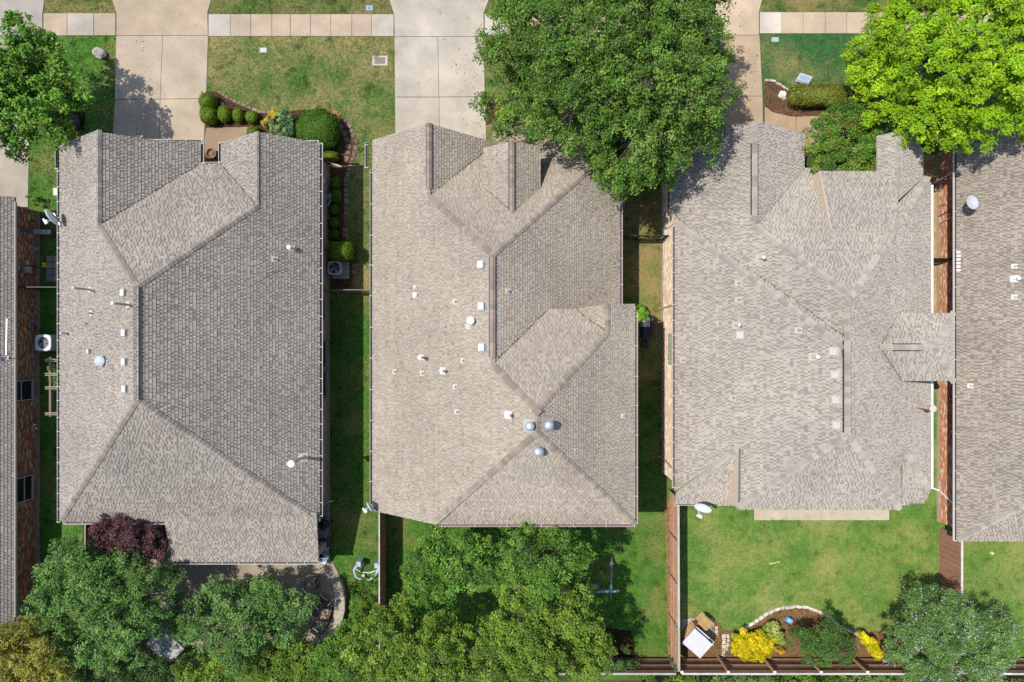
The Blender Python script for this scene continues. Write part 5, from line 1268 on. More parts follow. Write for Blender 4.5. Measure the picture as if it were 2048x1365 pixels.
dish('dish cut off by the left edge with a bracket bar on the eave', h0.R.at(14, 716), P(2, 720, 4.0), (-.7, -.3, .5), .38)
mb = MB((.52, .52, .52)); a0 = P(14, 638, 3.6); b0 = P(13, 710, 3.6); mb.bar(a0, b0, .05, .05); mb.cyl(P(19, 640, 2.9), P(14, 640, 3.6), .02, .02, 6); mb.cyl(P(20, 708, 2.9), P(13, 708, 3.6), .025, .025, 6)
o = mb.build('antenna_mast', M_METAL, None, org=P(14, 674, 3.1)); tag(o, 'white straight antenna bar along the roof edge at the far left', 'antenna')

# ------------------------------------------------------------------ air conditioners
def condenser(label, c, w, h, col, fan, seed, rz=0.0):
    root = thing('air_conditioner', label, 'air conditioner', (c[0], c[1], .06)); ca = w / 2
    def rr(k, z, m=20):
        out = []
        for i in range(m):
            t = 2 * math.pi * (i + .5) / m; q = (abs(math.cos(t)) ** 5 + abs(math.sin(t)) ** 5) ** (-1 / 5)
            x, y = math.cos(t) * q * ca * k, math.sin(t) * q * ca * k
            out.append((c[0] + x * math.cos(rz) - y * math.sin(rz), c[1] + x * math.sin(rz) + y * math.cos(rz), z))
        return out
    b_ = MB(v(col, .6)); n = 20
    zs = [.06] + [x for i in range(8) for x in (.1 + i * (h - .16) / 8, .1 + (i + .6) * (h - .16) / 8)] + [h]
    R_ = [rr(.97 if i % 2 else .93, z) for i, z in enumerate(zs)]
    b_.add([p for q in R_ for p in q], [[i * n + k, i * n + (k + 1) % n, (i + 1) * n + (k + 1) % n, (i + 1) * n + k] for i in range(len(R_) - 1) for k in range(n)])
    b_.build('cabinet', M_PAINT, root)
    t_ = MB(col); fr = fan
    circ = lambda r, z: [(c[0] + r * math.cos(2 * math.pi * (i + .5) / n + rz), c[1] + r * math.sin(2 * math.pi * (i + .5) / n + rz), z) for i in range(n)]
    Rr = [rr(1.0, h - .06), rr(1.0, h), rr(.96, h + .03), circ(fr * 1.08, h + .045), circ(fr, h + .03), circ(fr, h - .15)]
    t_.add([p for q in Rr for p in q], [[i * n + k, i * n + (k + 1) % n, (i + 1) * n + (k + 1) % n, (i + 1) * n + k] for i in range(5) for k in range(n)])
    t_.build('top_cover', M_PAINT, root)
    w_ = MB((.012, .013, .015)); w_.poly(circ(fr, h - .14)); w_.build('fan_well', M_PLAST, root)
    f_ = MB((.30, .33, .36))
    for k in range(4):
        t = k * math.pi / 2 + .5; p = np.array([c[0], c[1], h - .08]); d = np.array([math.cos(t), math.sin(t), 0]); e = np.array([-math.sin(t), math.cos(t), 0])
        f_.poly([p + d * .07 - e * .03 + (0, 0, .02), p + d * fr * .88 - e * .09 + (0, 0, .045), p + d * fr * .9 + e * .09 + (0, 0, -.02), p + d * .07 + e * .04 + (0, 0, -.01)])
    f_.cyl((c[0], c[1], h - .11), (c[0], c[1], h - .02), .07, .07, 10); f_.build('fan', M_METAL, root)
    g_ = MB((.25, .27, .29))
    for k in range(16):
        t = 2 * math.pi * k / 16; g_.bar((c[0] + .07 * math.cos(t), c[1] + .07 * math.sin(t), h + .035), (c[0] + fr * 1.02 * math.cos(t), c[1] + fr * 1.02 * math.sin(t), h + .035), .007, .007)
    for r in (.4, .7): 
        pts = [(c[0] + fr * r * math.cos(x), c[1] + fr * r * math.sin(x), h + .036) for x in np.linspace(0, 2 * math.pi, 25)]; g_.tube(pts, .004, 4)
    g_.build('grille', M_METAL, root); return root
pd = MB((.44, .41, .36)); pd.prism([G(664, 521), G(699, 521), G(699, 558), G(664, 558)], .0, .06, chamfer=.01); o = pd.build('concrete_pad', M_CONC, None, org=np.array([*G(681, 540), 0])); tag(o, 'pale square concrete pad under the grey condenser beside the box shrub', 'pad')
condenser('grey condenser in shade beside the rounded box shrub, open dark fan well', P(676, 539, 0)[:2], .74, .72, (.46, .48, .50), .29, 1)
pd = MB((.36, .33, .28)); pd.prism([G(84, 669), G(120, 669), G(120, 703), G(84, 703)], .0, .06, chamfer=.01); o = pd.build('concrete_pad', M_CONC, None, org=np.array([*G(102, 686), 0])); tag(o, 'dark concrete pad in the left side yard behind the white condenser', 'pad')
condenser('white condenser against the dark red-brown brick wall, fan half in sun', P(86.5, 686, .8)[:2], .86, .8, (.66, .68, .72), .31, 2)

# ------------------------------------------------------------------ utility boxes, meters, conduits on the brick walls
def wall_box(name, label, x, y, z, face, sx, sy, sz, col, cat='utility box', pipes=(), rnd=False, group=None, mat=None, lid=True):
    root = thing(name, label, cat, (x, y, z - sz / 2))
    b_ = MB(col); cx = x + face * (sx / 2 + .02)
    if rnd: b_.cyl((x + face * .02, y, z), (x + face * (sx + .02), y, z), sy / 2, sy / 2 * .9, 16)
    else: b_.box((cx, y, z), (sx, sy, sz)); 
    if lid and not rnd: b_.box((cx + face * .012, y, z + sz * .5 + .006), (sx + .03, sy + .02, .012), col=v(col, 1.05))
    b_.build('case', mat or M_METAL, root)
    for y0, z0, y1, z1, r, pc in pipes:
        p = MB(pc); p.tube([(x + face * .05, y0, z0), (x + face * .05, y1, z1)], r, 8); p.build('conduit', M_METAL, root)
    return root
GR_ = (.50, .52, .54); X0 = -25.21
wall_box('meter_box', 'small grey box on the dark brick wall above the larger grey meter box', X0, P(45, 526, 1.0)[1], 1.05, 1, .12, .24, .24, GR_, pipes=[(3.98, .95, 3.9, .1, .02, (.05, .05, .05))])
wall_box('meter_box', 'larger grey meter box with a pale conduit on the dark brick wall', X0, P(45, 540, 1.0)[1], 1.02, 1, .16, .34, .42, (.44, .46, .46), pipes=[(3.66, .85, 3.6, .1, .03, (.5, .46, .42))])
wall_box('meter_box', 'smallest dark grey box below the meter box on the dark brick wall', X0, P(46, 554, 1.0)[1], .95, 1, .1, .16, .2, (.25, .27, .3))
wall_box('gas_meter', 'round grey gas meter near the ground on the dark brick wall', X0, P(75, 499, .3)[1], .4, 1, .22, .28, .28, (.42, .46, .5), 'gas meter', rnd=True, pipes=[(5.15, .5, 5.4, .95, .022, (.4, .42, .45)), (4.95, .5, 4.7, .1, .03, (.42, .44, .46))])
wall_box('electric_box', 'small grey disconnect box above the white condenser', X0, P(65, 643, .5)[1], .6, 1, .09, .18, .22, (.42, .45, .48), pipes=[(1.05, .5, .7, .3, .015, (.03, .03, .03)), (1.0, .45, .45, .3, .015, (.03, .03, .03))])
mb = MB((.40, .37, .31)); y = P(75, 467, 0)[1]
mb.box((-24.55, y, .42), (.5, .1, .10)); o = mb; 
root = thing('planter_shelf', 'dark narrow shelf with a pale front half sticking out of the dark brick wall', 'shelf', (-25.3, y, .05))
a_ = MB((.10, .13, .13)); a_.box((-25.28, y, .8), (.14, .26, 1.2)); a_.build('post', M_WOOD, root)
a_ = MB((.42, .39, .33)); a_.box((-24.75, y, .45), (.9, .24, .06)); a_.build('shelf_board', M_WOOD, root); a_ = MB((.10, .10, .1)); a_.box((-24.75, y, .22), (.84, .2, .4)); a_.build('shelf_box', M_WOOD, root)
hs = thing('garden_hose', 'coiled black hose hanging on the dark brick wall below the edge-on dish', 'hose', (-25.3, P(75, 452, 0)[1], .3))
hm = MB((.02, .02, .02)); yc = P(72, 452, 0)[1]
for k in range(3): hm.tube([(-25.28 + .03 * k, yc + (.28 - .03 * k) * math.cos(t), .5 + (.3 - .03 * k) * math.sin(t)) for t in np.linspace(0, 2 * math.pi, 22)], .016, 6)
hm.build('coil', M_PLAST, hs)
yt = MB((.68, .55, .05)); yt.box((*G(92, 531), .12), (.16, .28, .16)); yt.cyl((*G(92, 528), .2), (*G(92, 534), .2), .04, .04, 8); o = yt.build('yellow_case', M_PLAST, None, org=np.array([*G(92, 531), 0])); tag(o, 'small yellow case standing beside the grey pavers', 'case')
mb = MB((.72, .72, .70)); mb.box((X0 + .04, P(77, 850, .4)[1], .42), (.08, .12, .10)); mb.box((X0 + .04, P(77, 855, .4)[1] - .06, .30), (.08, .12, .10)); o = mb.build('outlet_cover', M_PLAST, None, org=np.array([X0, P(77, 852, .4)[1], .36])); tag(o, 'small white outlet cover low on the dark brick wall beside the timber frame', 'outlet')

# timber frame in the left side yard
tf = thing('timber_arbor', 'weathered timber frame with four crossbars in the left side yard', 'arbor', (*G(104, 770), 0)); hz = 1.9; W0 = (.34, .27, .21)
xs = P(99, 770, hz)[0]; ys = [P(100, yy, hz)[1] for yy in (721, 749, 776, 828)]
bm_ = MB(W0); bm_.bar((xs, ys[0] + .15, hz - .1), (xs, ys[-1] - .15, hz - .1), .1, .14); bm_.build('beam', M_WOOD, tf)
bm_ = MB(W0); bm_.bar((xs + 1.2, ys[0] + .15, hz - .1), (xs + 1.2, ys[-1] - .15, hz - .1), .1, .14); bm_.build('beam', M_WOOD, tf)
for y in ys:
    for q in (-.045, .045):
        r_ = MB(v(W0, 1.25)); r_.bar((xs - .18, y + q, hz + .03), (xs + 1.4, y + q, hz + .03), .045, .1); r_.build('rafter', M_WOOD, tf)
for y in (ys[0], ys[-1]):
    for x in (xs, xs + 1.2): r_ = MB(W0); r_.bar((x, y, 0), (x, y, hz - .16), .1, .1); r_.build('post', M_WOOD, tf)

# middle side yard: meters on the pale brick wall
XW = 8.03
wall_box('meter_box', 'white meter box on the pale brick wall farthest from the black iron gate', XW, P(1326, 431, 1.3)[1], 1.2, -1, .16, .34, .5, (.60, .64, .68), pipes=[(6.2, .95, 6.1, .1, .03, (.3, .3, .3))])
wall_box('meter_box', 'small white box between the two larger white meter boxes', XW, P(1326, 451, 1.2)[1], 1.2, -1, .14, .2, .3, (.62, .65, .68), pipes=[(5.75, 1.05, 5.66, .1, .03, (.4, .4, .4))])
wall_box('meter_box', 'white meter box on the pale brick wall just above the black iron gate', XW, P(1326, 467, 1.2)[1], 1.15, -1, .16, .3, .4, (.66, .68, .72), pipes=[(5.3, .9, 5.25, .1, .03, (.35, .35, .35))])
# right side yard
XR = 22.7
wall_box('meter_box', 'white meter box with two conduits on the orange-red brick wall', XR, P(1896, 424, 1.9)[1], 1.95, -1, .2, .36, .5, (.62, .64, .66), pipes=[(6.45, 1.7, 6.2, .1, .035, (.48, .48, .48))])
wall_box('meter_box', 'smaller pale box beside the white meter box on the orange-red brick wall', XR, P(1896, 412, 1.9)[1], 2.0, -1, .14, .26, .34, (.50, .51, .52), pipes=[(6.9, 1.8, 6.6, .1, .02, (.12, .11, .1)), (7.2, .7, 7.15, .1, .03, (.6, .55, .5))])
# near the front bed
mb = MB((.66, .66, .66)); mb.box((-9.72, P(648, 363, 1.2)[1], 1.25), (.12, .22, .2)); mb.cyl((-9.66, P(648, 363, 1.2)[1], 1.36), (-9.66, P(648, 363, 1.2)[1], 1.40), .05, .03, 8); o = mb.build('flood_light', M_PLAST, None, org=np.array([-9.75, P(648, 363, 1.2)[1], 1.2])); tag(o, 'small white fixture on the tan brick wall near the front hedge', 'light fixture')
hr = thing('hose_reel', 'pale blue hose reel standing in shade beside the brick wall', 'hose reel', (*G(660, 400), 0)); cy_ = G(660, 398)
m_ = MB((.20, .30, .36)); m_.cyl((cy_[0] - .18, cy_[1], .42), (cy_[0] + .18, cy_[1], .42), .16, .16, 14); m_.build('drum', M_PLAST, hr)
m_ = MB((.24, .34, .40))
for q in (-.2, .2): m_.cyl((cy_[0] + q - .015, cy_[1], .42), (cy_[0] + q + .015, cy_[1], .42), .25, .25, 16); m_.bar((cy_[0] + q, cy_[1] - .18, .0), (cy_[0] + q, cy_[1], .42), .04); m_.bar((cy_[0] + q, cy_[1] + .18, .0), (cy_[0] + q, cy_[1], .42), .04)
m_.build('frame', M_PLAST, hr); m_ = MB((.30, .40, .46)); m_.bar((cy_[0] - .2, cy_[1] - .1, .5), (cy_[0] + .02, cy_[1] - .5, .75), .04); m_.bar((cy_[0] + .2, cy_[1] - .1, .5), (cy_[0] + .1, cy_[1] - .5, .75), .04); m_.bar((cy_[0] + .0, cy_[1] - .5, .75), (cy_[0] + .14, cy_[1] - .5, .75), .04); m_.build('handle', M_PLAST, hr)
mb = MB((.50, .42, .34)); p0, p1 = P(652, 322, .3), P(684, 335, .12); mb.bar(p0, p1, .1, .05); mb.bar(p0 - (0, 0, .2), p0, .08, .08); o = mb.build('downspout_extension', M_PAINT, None, org=np.array([*p1[:2], 0])); tag(o, 'pale diagonal downspout extension lying across the side mulch bed', 'downspout')

# ------------------------------------------------------------------ front yards
def lid(name, label, px, py, w, l, col, cat='utility cover', rim=None, h=.03, ins=None, letters=False):
    c = G(px, py); root = thing(name, label, cat, (*c, 0.0))
    m_ = MB(rim or col); m_.prism([(c[0] + x * w / 2 * k, c[1] + y * l / 2 * q) for x, y, k, q in ((-1, -1, .94, 1), (1, -1, .94, 1), (1, -1, 1, .9), (1, 1, 1, .9), (1, 1, .94, 1), (-1, 1, .94, 1), (-1, 1, 1, .9), (-1, -1, 1, .9))], 0, h, chamfer=.006); m_.build('frame', M_CONC, root)
    m_ = MB(ins or v(col, .95)); f = .68 if rim else .8; m_.prism([(c[0] + x * w / 2 * f, c[1] + y * l / 2 * f) for x, y in ((-1, -1), (1, -1), (1, 1), (-1, 1))], h - .02, h + (.012 if rim else .006), chamfer=.004)
    if letters:
        for k in range(3): m_.box((c[0] + (-.05 + .05 * k) * w / .4, c[1], h + .012), (.018, .14 * l / .3, .006), col=v(col, .35))
    m_.build('cover', M_PLAST if not rim else M_CONC, root); return root
lid('meter_cover', 'small blue water meter cover in the verge grass above the sidewalk', 739, 17, .40, .30, (.26, .38, .50), letters=True)
lid('meter_cover', 'small white cover in the front lawn below the tan sidewalk', 527, 101, .40, .28, (.46, .48, .48))
lid('meter_cover', 'white framed concrete meter box in the front lawn by the grey driveway', 760, 122, .82, .52, (.34, .31, .27), rim=(.66, .62, .55), ins=(.34, .30, .25))
lid('meter_cover', 'small grey-white cover in the shaded green lawn below the sidewalk at right', 1550, 80, .38, .25, (.44, .47, .46))
lid('stepping_slab', 'single pale concrete slab on the grass by the left eave', 112, 384, .3, .45, (.50, .43, .35), 'slab')
# yard sign
ys_ = thing('yard_sign', 'small tilted blue and white yard sign on the lawn behind the rectangular hedge', 'sign', (*G(1606, 165), 0))
c = P(1608, 158, .55); u_ = np.array([.93, -.30, -.02]); u_ = u_ / np.linalg.norm(u_); w_ = unit(np.array([.24, .62, .74])); n_ = unit(np.cross(u_, w_))
w_ = np.cross(n_, u_)
m_ = MB((.60, .68, .78)); m_.obox(c, u_, w_, n_, .34, .23, .012); m_.build('panel', M_PLAST, ys_)
m_ = MB((.30, .44, .66))
for q, l_ in ((.13, .24), (.05, .28), (-.03, .2)): m_.obox(c + w_ * q + n_ * .014, u_, w_, n_, l_, .018, .003)
m_.obox(c - w_ * .16 + n_ * .014, u_, w_, n_, .30, .04, .003); m_.build('print', M_PLAST, ys_)
m_ = MB((.3, .3, .3))
for q in (-.2, .2): m_.bar(np.array([*(c + u_ * q)[:2], 0.0]) - (0, .16, 0), c + u_ * q - w_ * .2, .012)
m_.build('stake', M_METAL, ys_)
# entry nook: pots and bench
def pot(label, px, py, r, h, col, z=0.035):
    c = P(px, py, h); c[2] = z; root = thing('plant_pot', label, 'pot', c); m_ = MB(col)
    m_.lathe(c, [(r * .62, 0), (r * .95, h * .85), (r * 1.08, h * .86), (r * 1.08, h), (r * .88, h), (r * .84, h * .75), (0, h * .74)], 22); m_.build('body', M_STONE, root, smooth=False)
    m_ = MB((.32, .25, .17)); m_.lathe(c, [(r * .83, h * .76), (0, h * .78)], 18); m_.lathe(c, [(r * .3, h * .78), (r * .26, h * .84), (0, h * .85)], 10, (.42, .33, .24)); m_.build('soil', M_SOIL, root)
pot('wide terracotta pot at the house entry notch', 422, 307, .26, .5, (.42, .21, .12)); pot('dark glazed pot behind the terracotta pot at the entry', 434, 309, .16, .4, (.06, .04, .035))
bn = thing('bench', 'dark slatted wooden bench under the entry eave beside the pots', 'bench', (*G(416, 322), .035)); c = P(416, 319, .45); d = unit(np.array([.80, -.60, 0])); e = np.array([.6, .8, 0])
for k, q in enumerate((-.24, -.12, 0, .12)): m_ = MB((.085, .05, .035)); m_.obox(c + e * q, d, e, (0, 0, 1), .62, .045, .018); m_.build('slat', M_WOOD, bn)
m_ = MB((.50, .40, .28)); m_.obox(c + e * -.1 + (0, 0, .04), d, e, (0, 0, 1), .3, .05, .015); m_.build('cushion_edge', M_FABRIC, bn)
for i in (-.55, .55):
    for j in (-.22, .1): m_ = MB((.07, .04, .03)); m_.bar((c + d * i + e * j) * (1, 1, 0) + (0, 0, .035), c + d * i + e * j - (0, 0, .02), .05); m_.build('leg', M_WOOD, bn)

# ------------------------------------------------------------------ patio of the left house
sw_ = thing('seat_wall', 'curved pale stone seat wall closing the end of the patio', 'wall', (*G(690, 1210), 0))
arc = [(684, 1158), (690, 1175), (693, 1195), (693, 1215), (688, 1236), (679, 1253), (664, 1266), (648, 1275), (628, 1281), (606, 1284)]
ins_ = [(671, 1163), (674, 1180), (675, 1197), (674, 1213), (670, 1230), (663, 1243), (653, 1254), (641, 1261), (624, 1267), (605, 1270)]
for i in range(len(arc) - 1):
    q = [G(*arc[i]), G(*arc[i + 1]), G(*ins_[i + 1]), G(*ins_[i])]
    m_ = MB(v((.40, .33, .25), random.uniform(.9, 1.08))); m_.prism(inset(q, .004), 0, .40); m_.build('block', M_STONE, sw_)
    m_ = MB(v((.50, .44, .35), random.uniform(.9, 1.08))); m_.prism(inset(q, -.02), .40, .47, chamfer=.012); m_.build('coping_stone', M_STONE, sw_)
bw = P(676, 1203, .55); bl = thing('bowl', 'small dark bowl on the curved seat wall', 'bowl', (bw[0], bw[1], .47)); m_ = MB((.03, .03, .06)); m_.lathe((bw[0], bw[1], .47), [(.04, 0), (.09, .04), (.11, .09), (.09, .09), (.05, .03), (0, .02)], 16); m_.build('body', M_PLAST, bl)
def chair(label, px, py, rz, cush, fr=(.05, .045, .045), w=.56, group=None, arms=True):
    c = P(px, py, .42); c[2] = .035; root = thing('patio_chair', label, 'chair', c, group); d = np.array([math.cos(rz), math.sin(rz), 0]); e = np.array([-math.sin(rz), math.cos(rz), 0]); z = np.array([0, 0, 1.0])
    m_ = MB(cush); m_.obox(c + z * .42, d, e, z, w / 2, w / 2, .05); m_.build('seat', M_FABRIC, root)
    m_ = MB(v(cush, .85)); m_.obox(c + z * .70 - d * (w / 2 + .04), unit(d * .25 + z), e, unit(d - z * .25), .27, w / 2, .04); m_.build('backrest', M_FABRIC, root)
    for i, j in ((-1, -1), (1, -1), (1, 1), (-1, 1)): m_ = MB(fr); m_.bar(c + d * i * w * .46 + e * j * w * .5, c + d * i * w * .46 + e * j * w * .5 + z * .4, .04); m_.build('leg', M_METAL, root)
    for j in (-1, 1): m_ = MB(fr); m_.tube([c + e * j * (w / 2 + .03) - d * w * .5 + z * .45, c + e * j * (w / 2 + .03) - d * w * .45 + z * .62, c + e * j * (w / 2 + .03) + d * w * .4 + z * .62, c + e * j * (w / 2 + .03) + d * w * .46 + z * .4], .022, 6); m_.build('armrest', M_METAL, root)
    return root
chair('tan cushioned patio chair in tree shade nearest the porch roof', 624, 1166, -1.6, (.30, .24, .17))
chair('dark patio chair with a pale curved back beside the round table', 641, 1200, 2.4, (.10, .09, .085), (.55, .53, .50))
chair('tan patio chair facing the curved seat wall, in sunlight', 651, 1228, 1.4, (.40, .31, .22))
chair('tan patio chair lowest on the patio, by the end of the seat wall', 641, 1252, .9, (.36, .31, .25))
tb = thing('patio_table', 'round dark table between the patio chairs under the tree', 'table', (*G(617, 1222), .035)); c = P(617, 1222, .6); m_ = MB((.09, .08, .075)); m_.lathe((c[0], c[1], .55), [(.5, 0), (.52, .02), (.52, .04), (0, .045)], 28); m_.build('tabletop', M_METAL, tb); m_ = MB((.07, .06, .06)); m_.cyl((c[0], c[1], .035), (c[0], c[1], .55), .25, .08, 12); m_.build('pedestal', M_METAL, tb)
# under the porch eave
gr = thing('kettle_grill', 'black covered grill in the shade beside the porch corner', 'grill', (*G(651, 1050), .035)); c = P(648, 1050, .8); m_ = MB((.015, .015, .017)); m_.lathe((c[0], c[1], .55), [(.05, 0), (.24, .1), (.28, .24), (.26, .36), (.14, .45), (0, .48)], 20); m_.build('bowl', M_PLAST, gr)
for k in range(3): t = k * 2.09; m_ = MB((.03, .03, .03)); m_.bar((c[0] + .12 * math.cos(t), c[1] + .12 * math.sin(t), .6), (c[0] + .28 * math.cos(t), c[1] + .28 * math.sin(t), .035), .03); m_.build('leg', M_METAL, gr)
m_ = MB((.02, .02, .02)); m_.bar((c[0] - .08, c[1], 1.06), (c[0] + .08, c[1], 1.06), .03); m_.build('handle', M_PLAST, gr)
sb = thing('storage_box', 'grey-blue storage box beside the porch between grill and lounge chair', 'box', (*G(646, 1064), .035)); c = P(646, 1063, .5); m_ = MB((.22, .26, .29)); m_.prism([(c[0] - .3, c[1] - .32), (c[0] + .2, c[1] - .32), (c[0] + .28, c[1] + .15), (c[0] + .2, c[1] + .32), (c[0] - .3, c[1] + .32)], .035, .5, chamfer=.02); m_.build('body', M_PLAST, sb); m_ = MB((.27, .31, .34)); m_.prism([(c[0] - .32, c[1] - .34), (c[0] + .21, c[1] - .34), (c[0] + .3, c[1] + .16), (c[0] + .21, c[1] + .34), (c[0] - .32, c[1] + .34)], .502, .55, chamfer=.02); m_.build('lid', M_PLAST, sb)
chair('brown lounge chair with pale arms beside the porch roof edge', 649, 1083, 0.1, (.16, .10, .09), (.58, .54, .48), .62)
chair('grey padded chair in shade beside the white patio chair', 648, 1104, 0.0, (.30, .31, .35), (.45, .44, .46), .5)
chair('white patio chair with a blue seat pad at the porch corner', 646, 1117, -.5, (.72, .70, .68), (.7, .68, .64), .5)
m_ = MB((.12, .36, .50)); c = P(647, 1119, .56); m_.box((c[0], c[1], .53), (.3, .26, .04), .4); o = m_.build('seat_pad', M_FABRIC, None, org=np.array([c[0], c[1], .5])); tag(o, 'small teal blue pad lying on the white patio chair', 'cushion')
# stone slab with a glass top, under the trees
st_ = thing('stone_table', 'pale stone slab with a blue-grey glass square half under the lower left trees', 'table', (*G(330, 1296), 0)); c = P(331, 1293, .5); rz = -.78
m_ = MB((.42, .40, .36)); m_.box((c[0], c[1], .24), (1.5, 1.05, .46), rz); m_.build('base', M_STONE, st_); m_ = MB((.54, .53, .50)); m_.box((c[0], c[1], .50), (1.65, 1.2, .06), rz); m_.build('slab', M_STONE, st_); m_ = MB((.20, .27, .30)); m_.box((c[0] + .02, c[1] - .02, .537), (.62, .5, .012), rz); m_.build('glass_panel', M_PLAST, st_)

# ------------------------------------------------------------------ toys
tg = thing('toy_goal', 'pale blue tubular toy goal on the grass beside the thin fence', 'toy', (*G(735, 1146), 0)); bc = (.44, .56, .72); hg = .75
fr_ = [P(714, 1131, hg), P(708, 1140, hg * .9), P(711, 1153, hg * .7), P(718, 1158, hg * .6), P(740, 1160, hg * .6), P(749, 1153, hg * .7), P(756, 1142, hg * .9), P(757, 1134, hg)]
m_ = MB(bc); m_.tube(fr_, .055, 8); m_.build('frame', M_PLAST, tg)
m_ = MB((.62, .66, .70)); m_.tube([P(712, 1138, .1), P(724, 1145, .08), P(740, 1146, .08), P(756, 1140, .1)], .03, 8); m_.build('crossbar', M_PLAST, tg)
for a in ((717, 1129), (753, 1132)):
    m_ = MB(v(bc, .8)); t0 = P(*a, hg); m_.box((t0[0], t0[1], hg * .5), (.22, .26, hg)); m_.build('post', M_PLAST, tg)
m_ = MB((.08, .09, .10))
for k in range(7):
    q = k / 6; a_ = P(716 + 36 * q, 1131 + 3 * q, hg); m_.tube([a_, P(716 + 34 * q, 1143, .05)], .008, 4)
m_.build('net', M_FABRIC, tg)
m_ = MB((.70, .68, .22)); c = P(727, 1152, .11); m_.lathe((c[0], c[1], .005), [(.0, 0), (.06, .015), (.1, .06), (.11, .11), (.1, .16), (.06, .205), (0, .22)], 18); o = m_.build('ball', M_PLAST, None, smooth=True, org=np.array([c[0], c[1], .005])); tag(o, 'yellow ball on the grass inside the toy goal', 'ball')
ss = thing('swing_set', 'blue-grey swing set with long beams and yellow ropes behind the middle house', 'swing set', (*G(1218, 1180), 0)); hz = 2.1; bcol = (.33, .38, .42)
m_ = MB(bcol); m_.bar(P(1100, 1186, hz), P(1238, 1182, hz), .09, .14); m_.build('top_beam', M_PAINT, ss); m_ = MB(v(bcol, .9)); m_.bar(P(1223, 1114, .1), P(1222, 1181, hz - .1), .08, .08); m_.build('leg', M_PAINT, ss)
m_ = MB((.22, .13, .08)); m_.bar(P(1222, 1200, 1.2), P(1222, 1184, hz - .1), .08, .08); m_.build('brace', M_WOOD, ss)
m_ = MB(v(bcol, .9)); m_.bar(P(1102, 1116, .05), P(1105, 1184, hz - .1), .08, .08); m_.build('leg', M_PAINT, ss); m_ = MB(v(bcol, .9)); m_.bar(P(1100, 1250, .05), P(1105, 1188, hz - .1), .08, .08); m_.build('leg', M_PAINT, ss)
m_ = MB((.05, .24, .26)); c = P(1219, 1182, hz); m_.box(c + (0, 0, .02), (.26, .13, .16)); m_.build('bracket', M_PLAST, ss)
for k, px in enumerate((1180, 1194)):
    m_ = MB((.60, .46, .06)); m_.tube([P(px, 1184, hz - .08), P(px + 2, 1172, .7)], .014, 6); m_.build('rope', M_PLAST, ss)
m_ = MB((.05, .20, .24)); m_.obox((P(1182, 1172, .66) + P(1196, 1172, .66)) / 2, (1, 0, 0), (0, 1, 0), (0, 0, 1), .24, .11, .02); m_.build('seat', M_PLAST, ss)
m_ = MB((.55, .42, .24)); a, b2 = P(1539, 1128, .03), P(1560, 1124, .03); m_.cyl(a, b2, .045, .02, 8); o = m_.build('stick', M_WOOD, None, org=np.array([*((a + b2) / 2)[:2], .0])); tag(o, 'pale wooden stick lying on the bright lawn below the concrete slab', 'stick')
ty = thing('toy_truck', 'small blue toy with a red end in the curved mulch bed', 'toy', (*G(1581, 1243), .02)); c = P(1580, 1242, .2)
m_ = MB((.16, .36, .68)); m_.box((c[0] - .04, c[1] + .03, .18), (.34, .26, .2), -.5); m_.box((c[0] - .05, c[1] + .04, .31), (.2, .18, .08), -.5, (.30, .52, .78)); m_.build('body', M_PLAST, ty); m_ = MB((.46, .05, .10)); m_.box((c[0] + .14, c[1] - .10, .15), (.16, .2, .14), -.5); m_.build('scoop', M_PLAST, ty)
for i in (-.14, .06):
    for j in (-.13, .15): m_ = MB((.03, .03, .03)); m_.cyl((c[0] + i, c[1] + j - .02, .09), (c[0] + i, c[1] + j + .02, .09), .07, .07, 12); m_.build('wheel', M_PLAST, ty)
m_ = MB((.55, .45, .32)); m_.prism([G(1979, 1105), G(1984, 1103), G(1988, 1107), G(1984, 1110), G(1980, 1108)], .004, .06); o = m_.build('stone', M_STONE, None, org=np.array([*G(1983, 1106), 0])); tag(o, 'small tan stone alone on the lawn below the right house', 'stone')

# ------------------------------------------------------------------ little coop on its slab
pc = [([(1363, 1238), (1428, 1236), (1428, 1262), (1363, 1262)], (.50, .46, .40)), ([(1363, 1262), (1428, 1262), (1428, 1292), (1363, 1292)], (.47, .43, .37))]
paved('paving', pc, S(90, 76, 60))
cp = thing('animal_coop', 'small wooden coop with a white corrugated roof beside the fence corner', 'coop', (*P(1394, 1285, 0)[:2], .03)); rz = -.735
c = P(1399, 1284, 1.15); cx, cy = c[0], c[1]; d = np.array([math.cos(rz), math.sin(rz), 0]); e = np.array([-math.sin(rz), math.cos(rz), 0]); z = np.array([0, 0, 1.0])
WC = (.46, .30, .15)
m_ = MB(WC); m_.obox(np.array([cx, cy, .5]), d, e, z, .52, .42, .47); m_.build('body', M_WOOD, cp)
for i in range(5): m_ = MB(v(WC, .9)); m_.obox(np.array([cx, cy, .5]) - d * .535 + e * (-.34 + .17 * i), d, e, z, .012, .078, .46); m_.build('plank', M_WOOD, cp)
rf = MB((.66, .66, .67)); n = 24; o_ = np.array([cx, cy, 1.1]) - e * .06
pts0, pts1 = [], []
for i in range(n + 1):
    y = -.58 + 1.0 * i / n; zz = .028 * math.sin(i * math.pi) if False else (.022 if i % 2 else -.012)
    pts0.append(o_ - d * .66 + e * y + z * (zz + .10)); pts1.append(o_ + d * .66 + e * y + z * (zz - .06))
rf.add(pts0 + pts1, [[i, n + 1 + i, n + 2 + i, i + 1] for i in range(n)]); rf.add([p - z * .02 for p in pts0 + pts1], [[i + 1, n + 2 + i, n + 1 + i, i] for i in range(n)])
rf.build('roof', M_PAINT, cp)
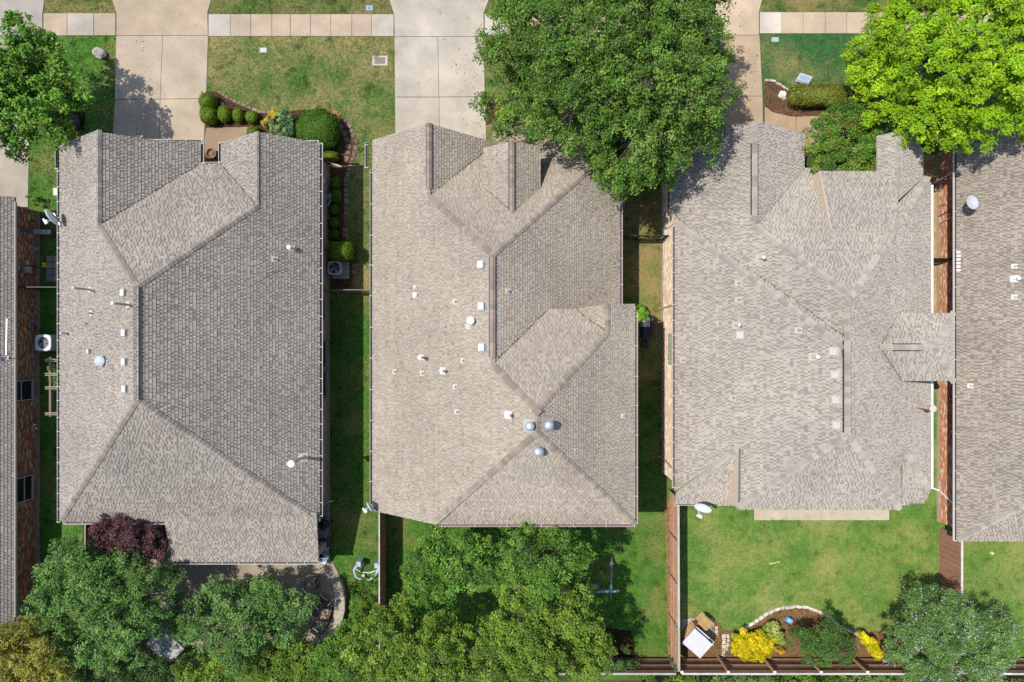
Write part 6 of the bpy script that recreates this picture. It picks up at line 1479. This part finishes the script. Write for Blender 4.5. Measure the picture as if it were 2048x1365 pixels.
m_ = MB((.66, .66, .68)); m_.bar(o_ + e * .52 - d * .6 + z * .02, o_ + e * .52 + d * .62 - z * .1, .05, .1); m_.build('ridge_board', M_PAINT, cp); m_ = MB((.06, .12, .22)); m_.obox(o_ + e * .47 - z * .04, d, e, z, .56, .06, .02); m_.build('window', M_GLASS, cp)
nb = np.array([cx, cy, 0]) + e * .86 - d * .18
m_ = MB(v(WC, 1.1)); m_.obox(nb + z * .38, d, e, z, .26, .30, .33); m_.build('nest_box', M_WOOD, cp)
for i in range(5): m_ = MB((.38, .27, .10)); m_.obox(nb + z * .74 + d * (-.26 + .13 * i) - z * (.02 * i), unit(d - z * .15), e, unit(z + d * .15), .06, .26, .014); m_.build('lid_slat', M_WOOD, cp)
m_ = MB((.20, .05, .05)); m_.obox(nb + z * .42 - d * .2 - e * .36, d, e, z, .12, .1, .2); m_.build('door', M_PAINT, cp)

# barrel grill in the middle side yard
bg = thing('barrel_grill', 'black barrel grill with a side shelf behind the bright green bush', 'grill', (*G(1290, 660), 0)); c = P(1291, 656, .9); y0, y1 = c[1] - .55, c[1] + .55
m_ = MB((.025, .027, .032)); m_.cyl((c[0], y0, .85), (c[0], y1, .85), .27, .27, 18); m_.build('barrel', M_METAL, bg); m_ = MB((.42, .43, .46)); m_.cyl((c[0] - .02, c[1] + .05, .88), (c[0] - .02, y1 - .02, .88), .272, .272, 18); m_.build('lid', M_METAL, bg)
m_ = MB((.02, .02, .022)); m_.box((c[0], y0 - .28, .68), (.34, .44, .4)); m_.build('firebox', M_METAL, bg); m_ = MB((.10, .08, .07)); m_.box((c[0] + .36, c[1] + .1, .84), (.16, 1.1, .03)); m_.build('side_shelf', M_WOOD, bg); m_ = MB((.03, .03, .03)); m_.cyl((c[0], y0 - .1, .9), (c[0], y0 - .1, 1.5), .05, .05, 10); m_.cyl((c[0] + .1, y1 + .05, .95), (c[0] + .55, y1 - .05, 1.0), .03, .03, 8); m_.build('chimney', M_METAL, bg)
for i in (-.2, .22):
    for y in (y0 + .1, y1 - .1): m_ = MB((.03, .03, .03)); m_.bar((c[0] + i, y, 0), (c[0] + i * .8, y, .7), .04); m_.build('leg', M_METAL, bg)
m_ = MB((.56, .34, .22)); m_.lathe((*G(1287, 634), 0), [(.1, 0), (.13, .25), (.15, .26), (.15, .32), (.11, .32), (0, .28)], 14); o = m_.build('plant_pot', M_STONE, None, org=np.array([*G(1287, 634), 0])); tag(o, 'small terracotta pot between the bright bush and the barrel grill', 'pot')
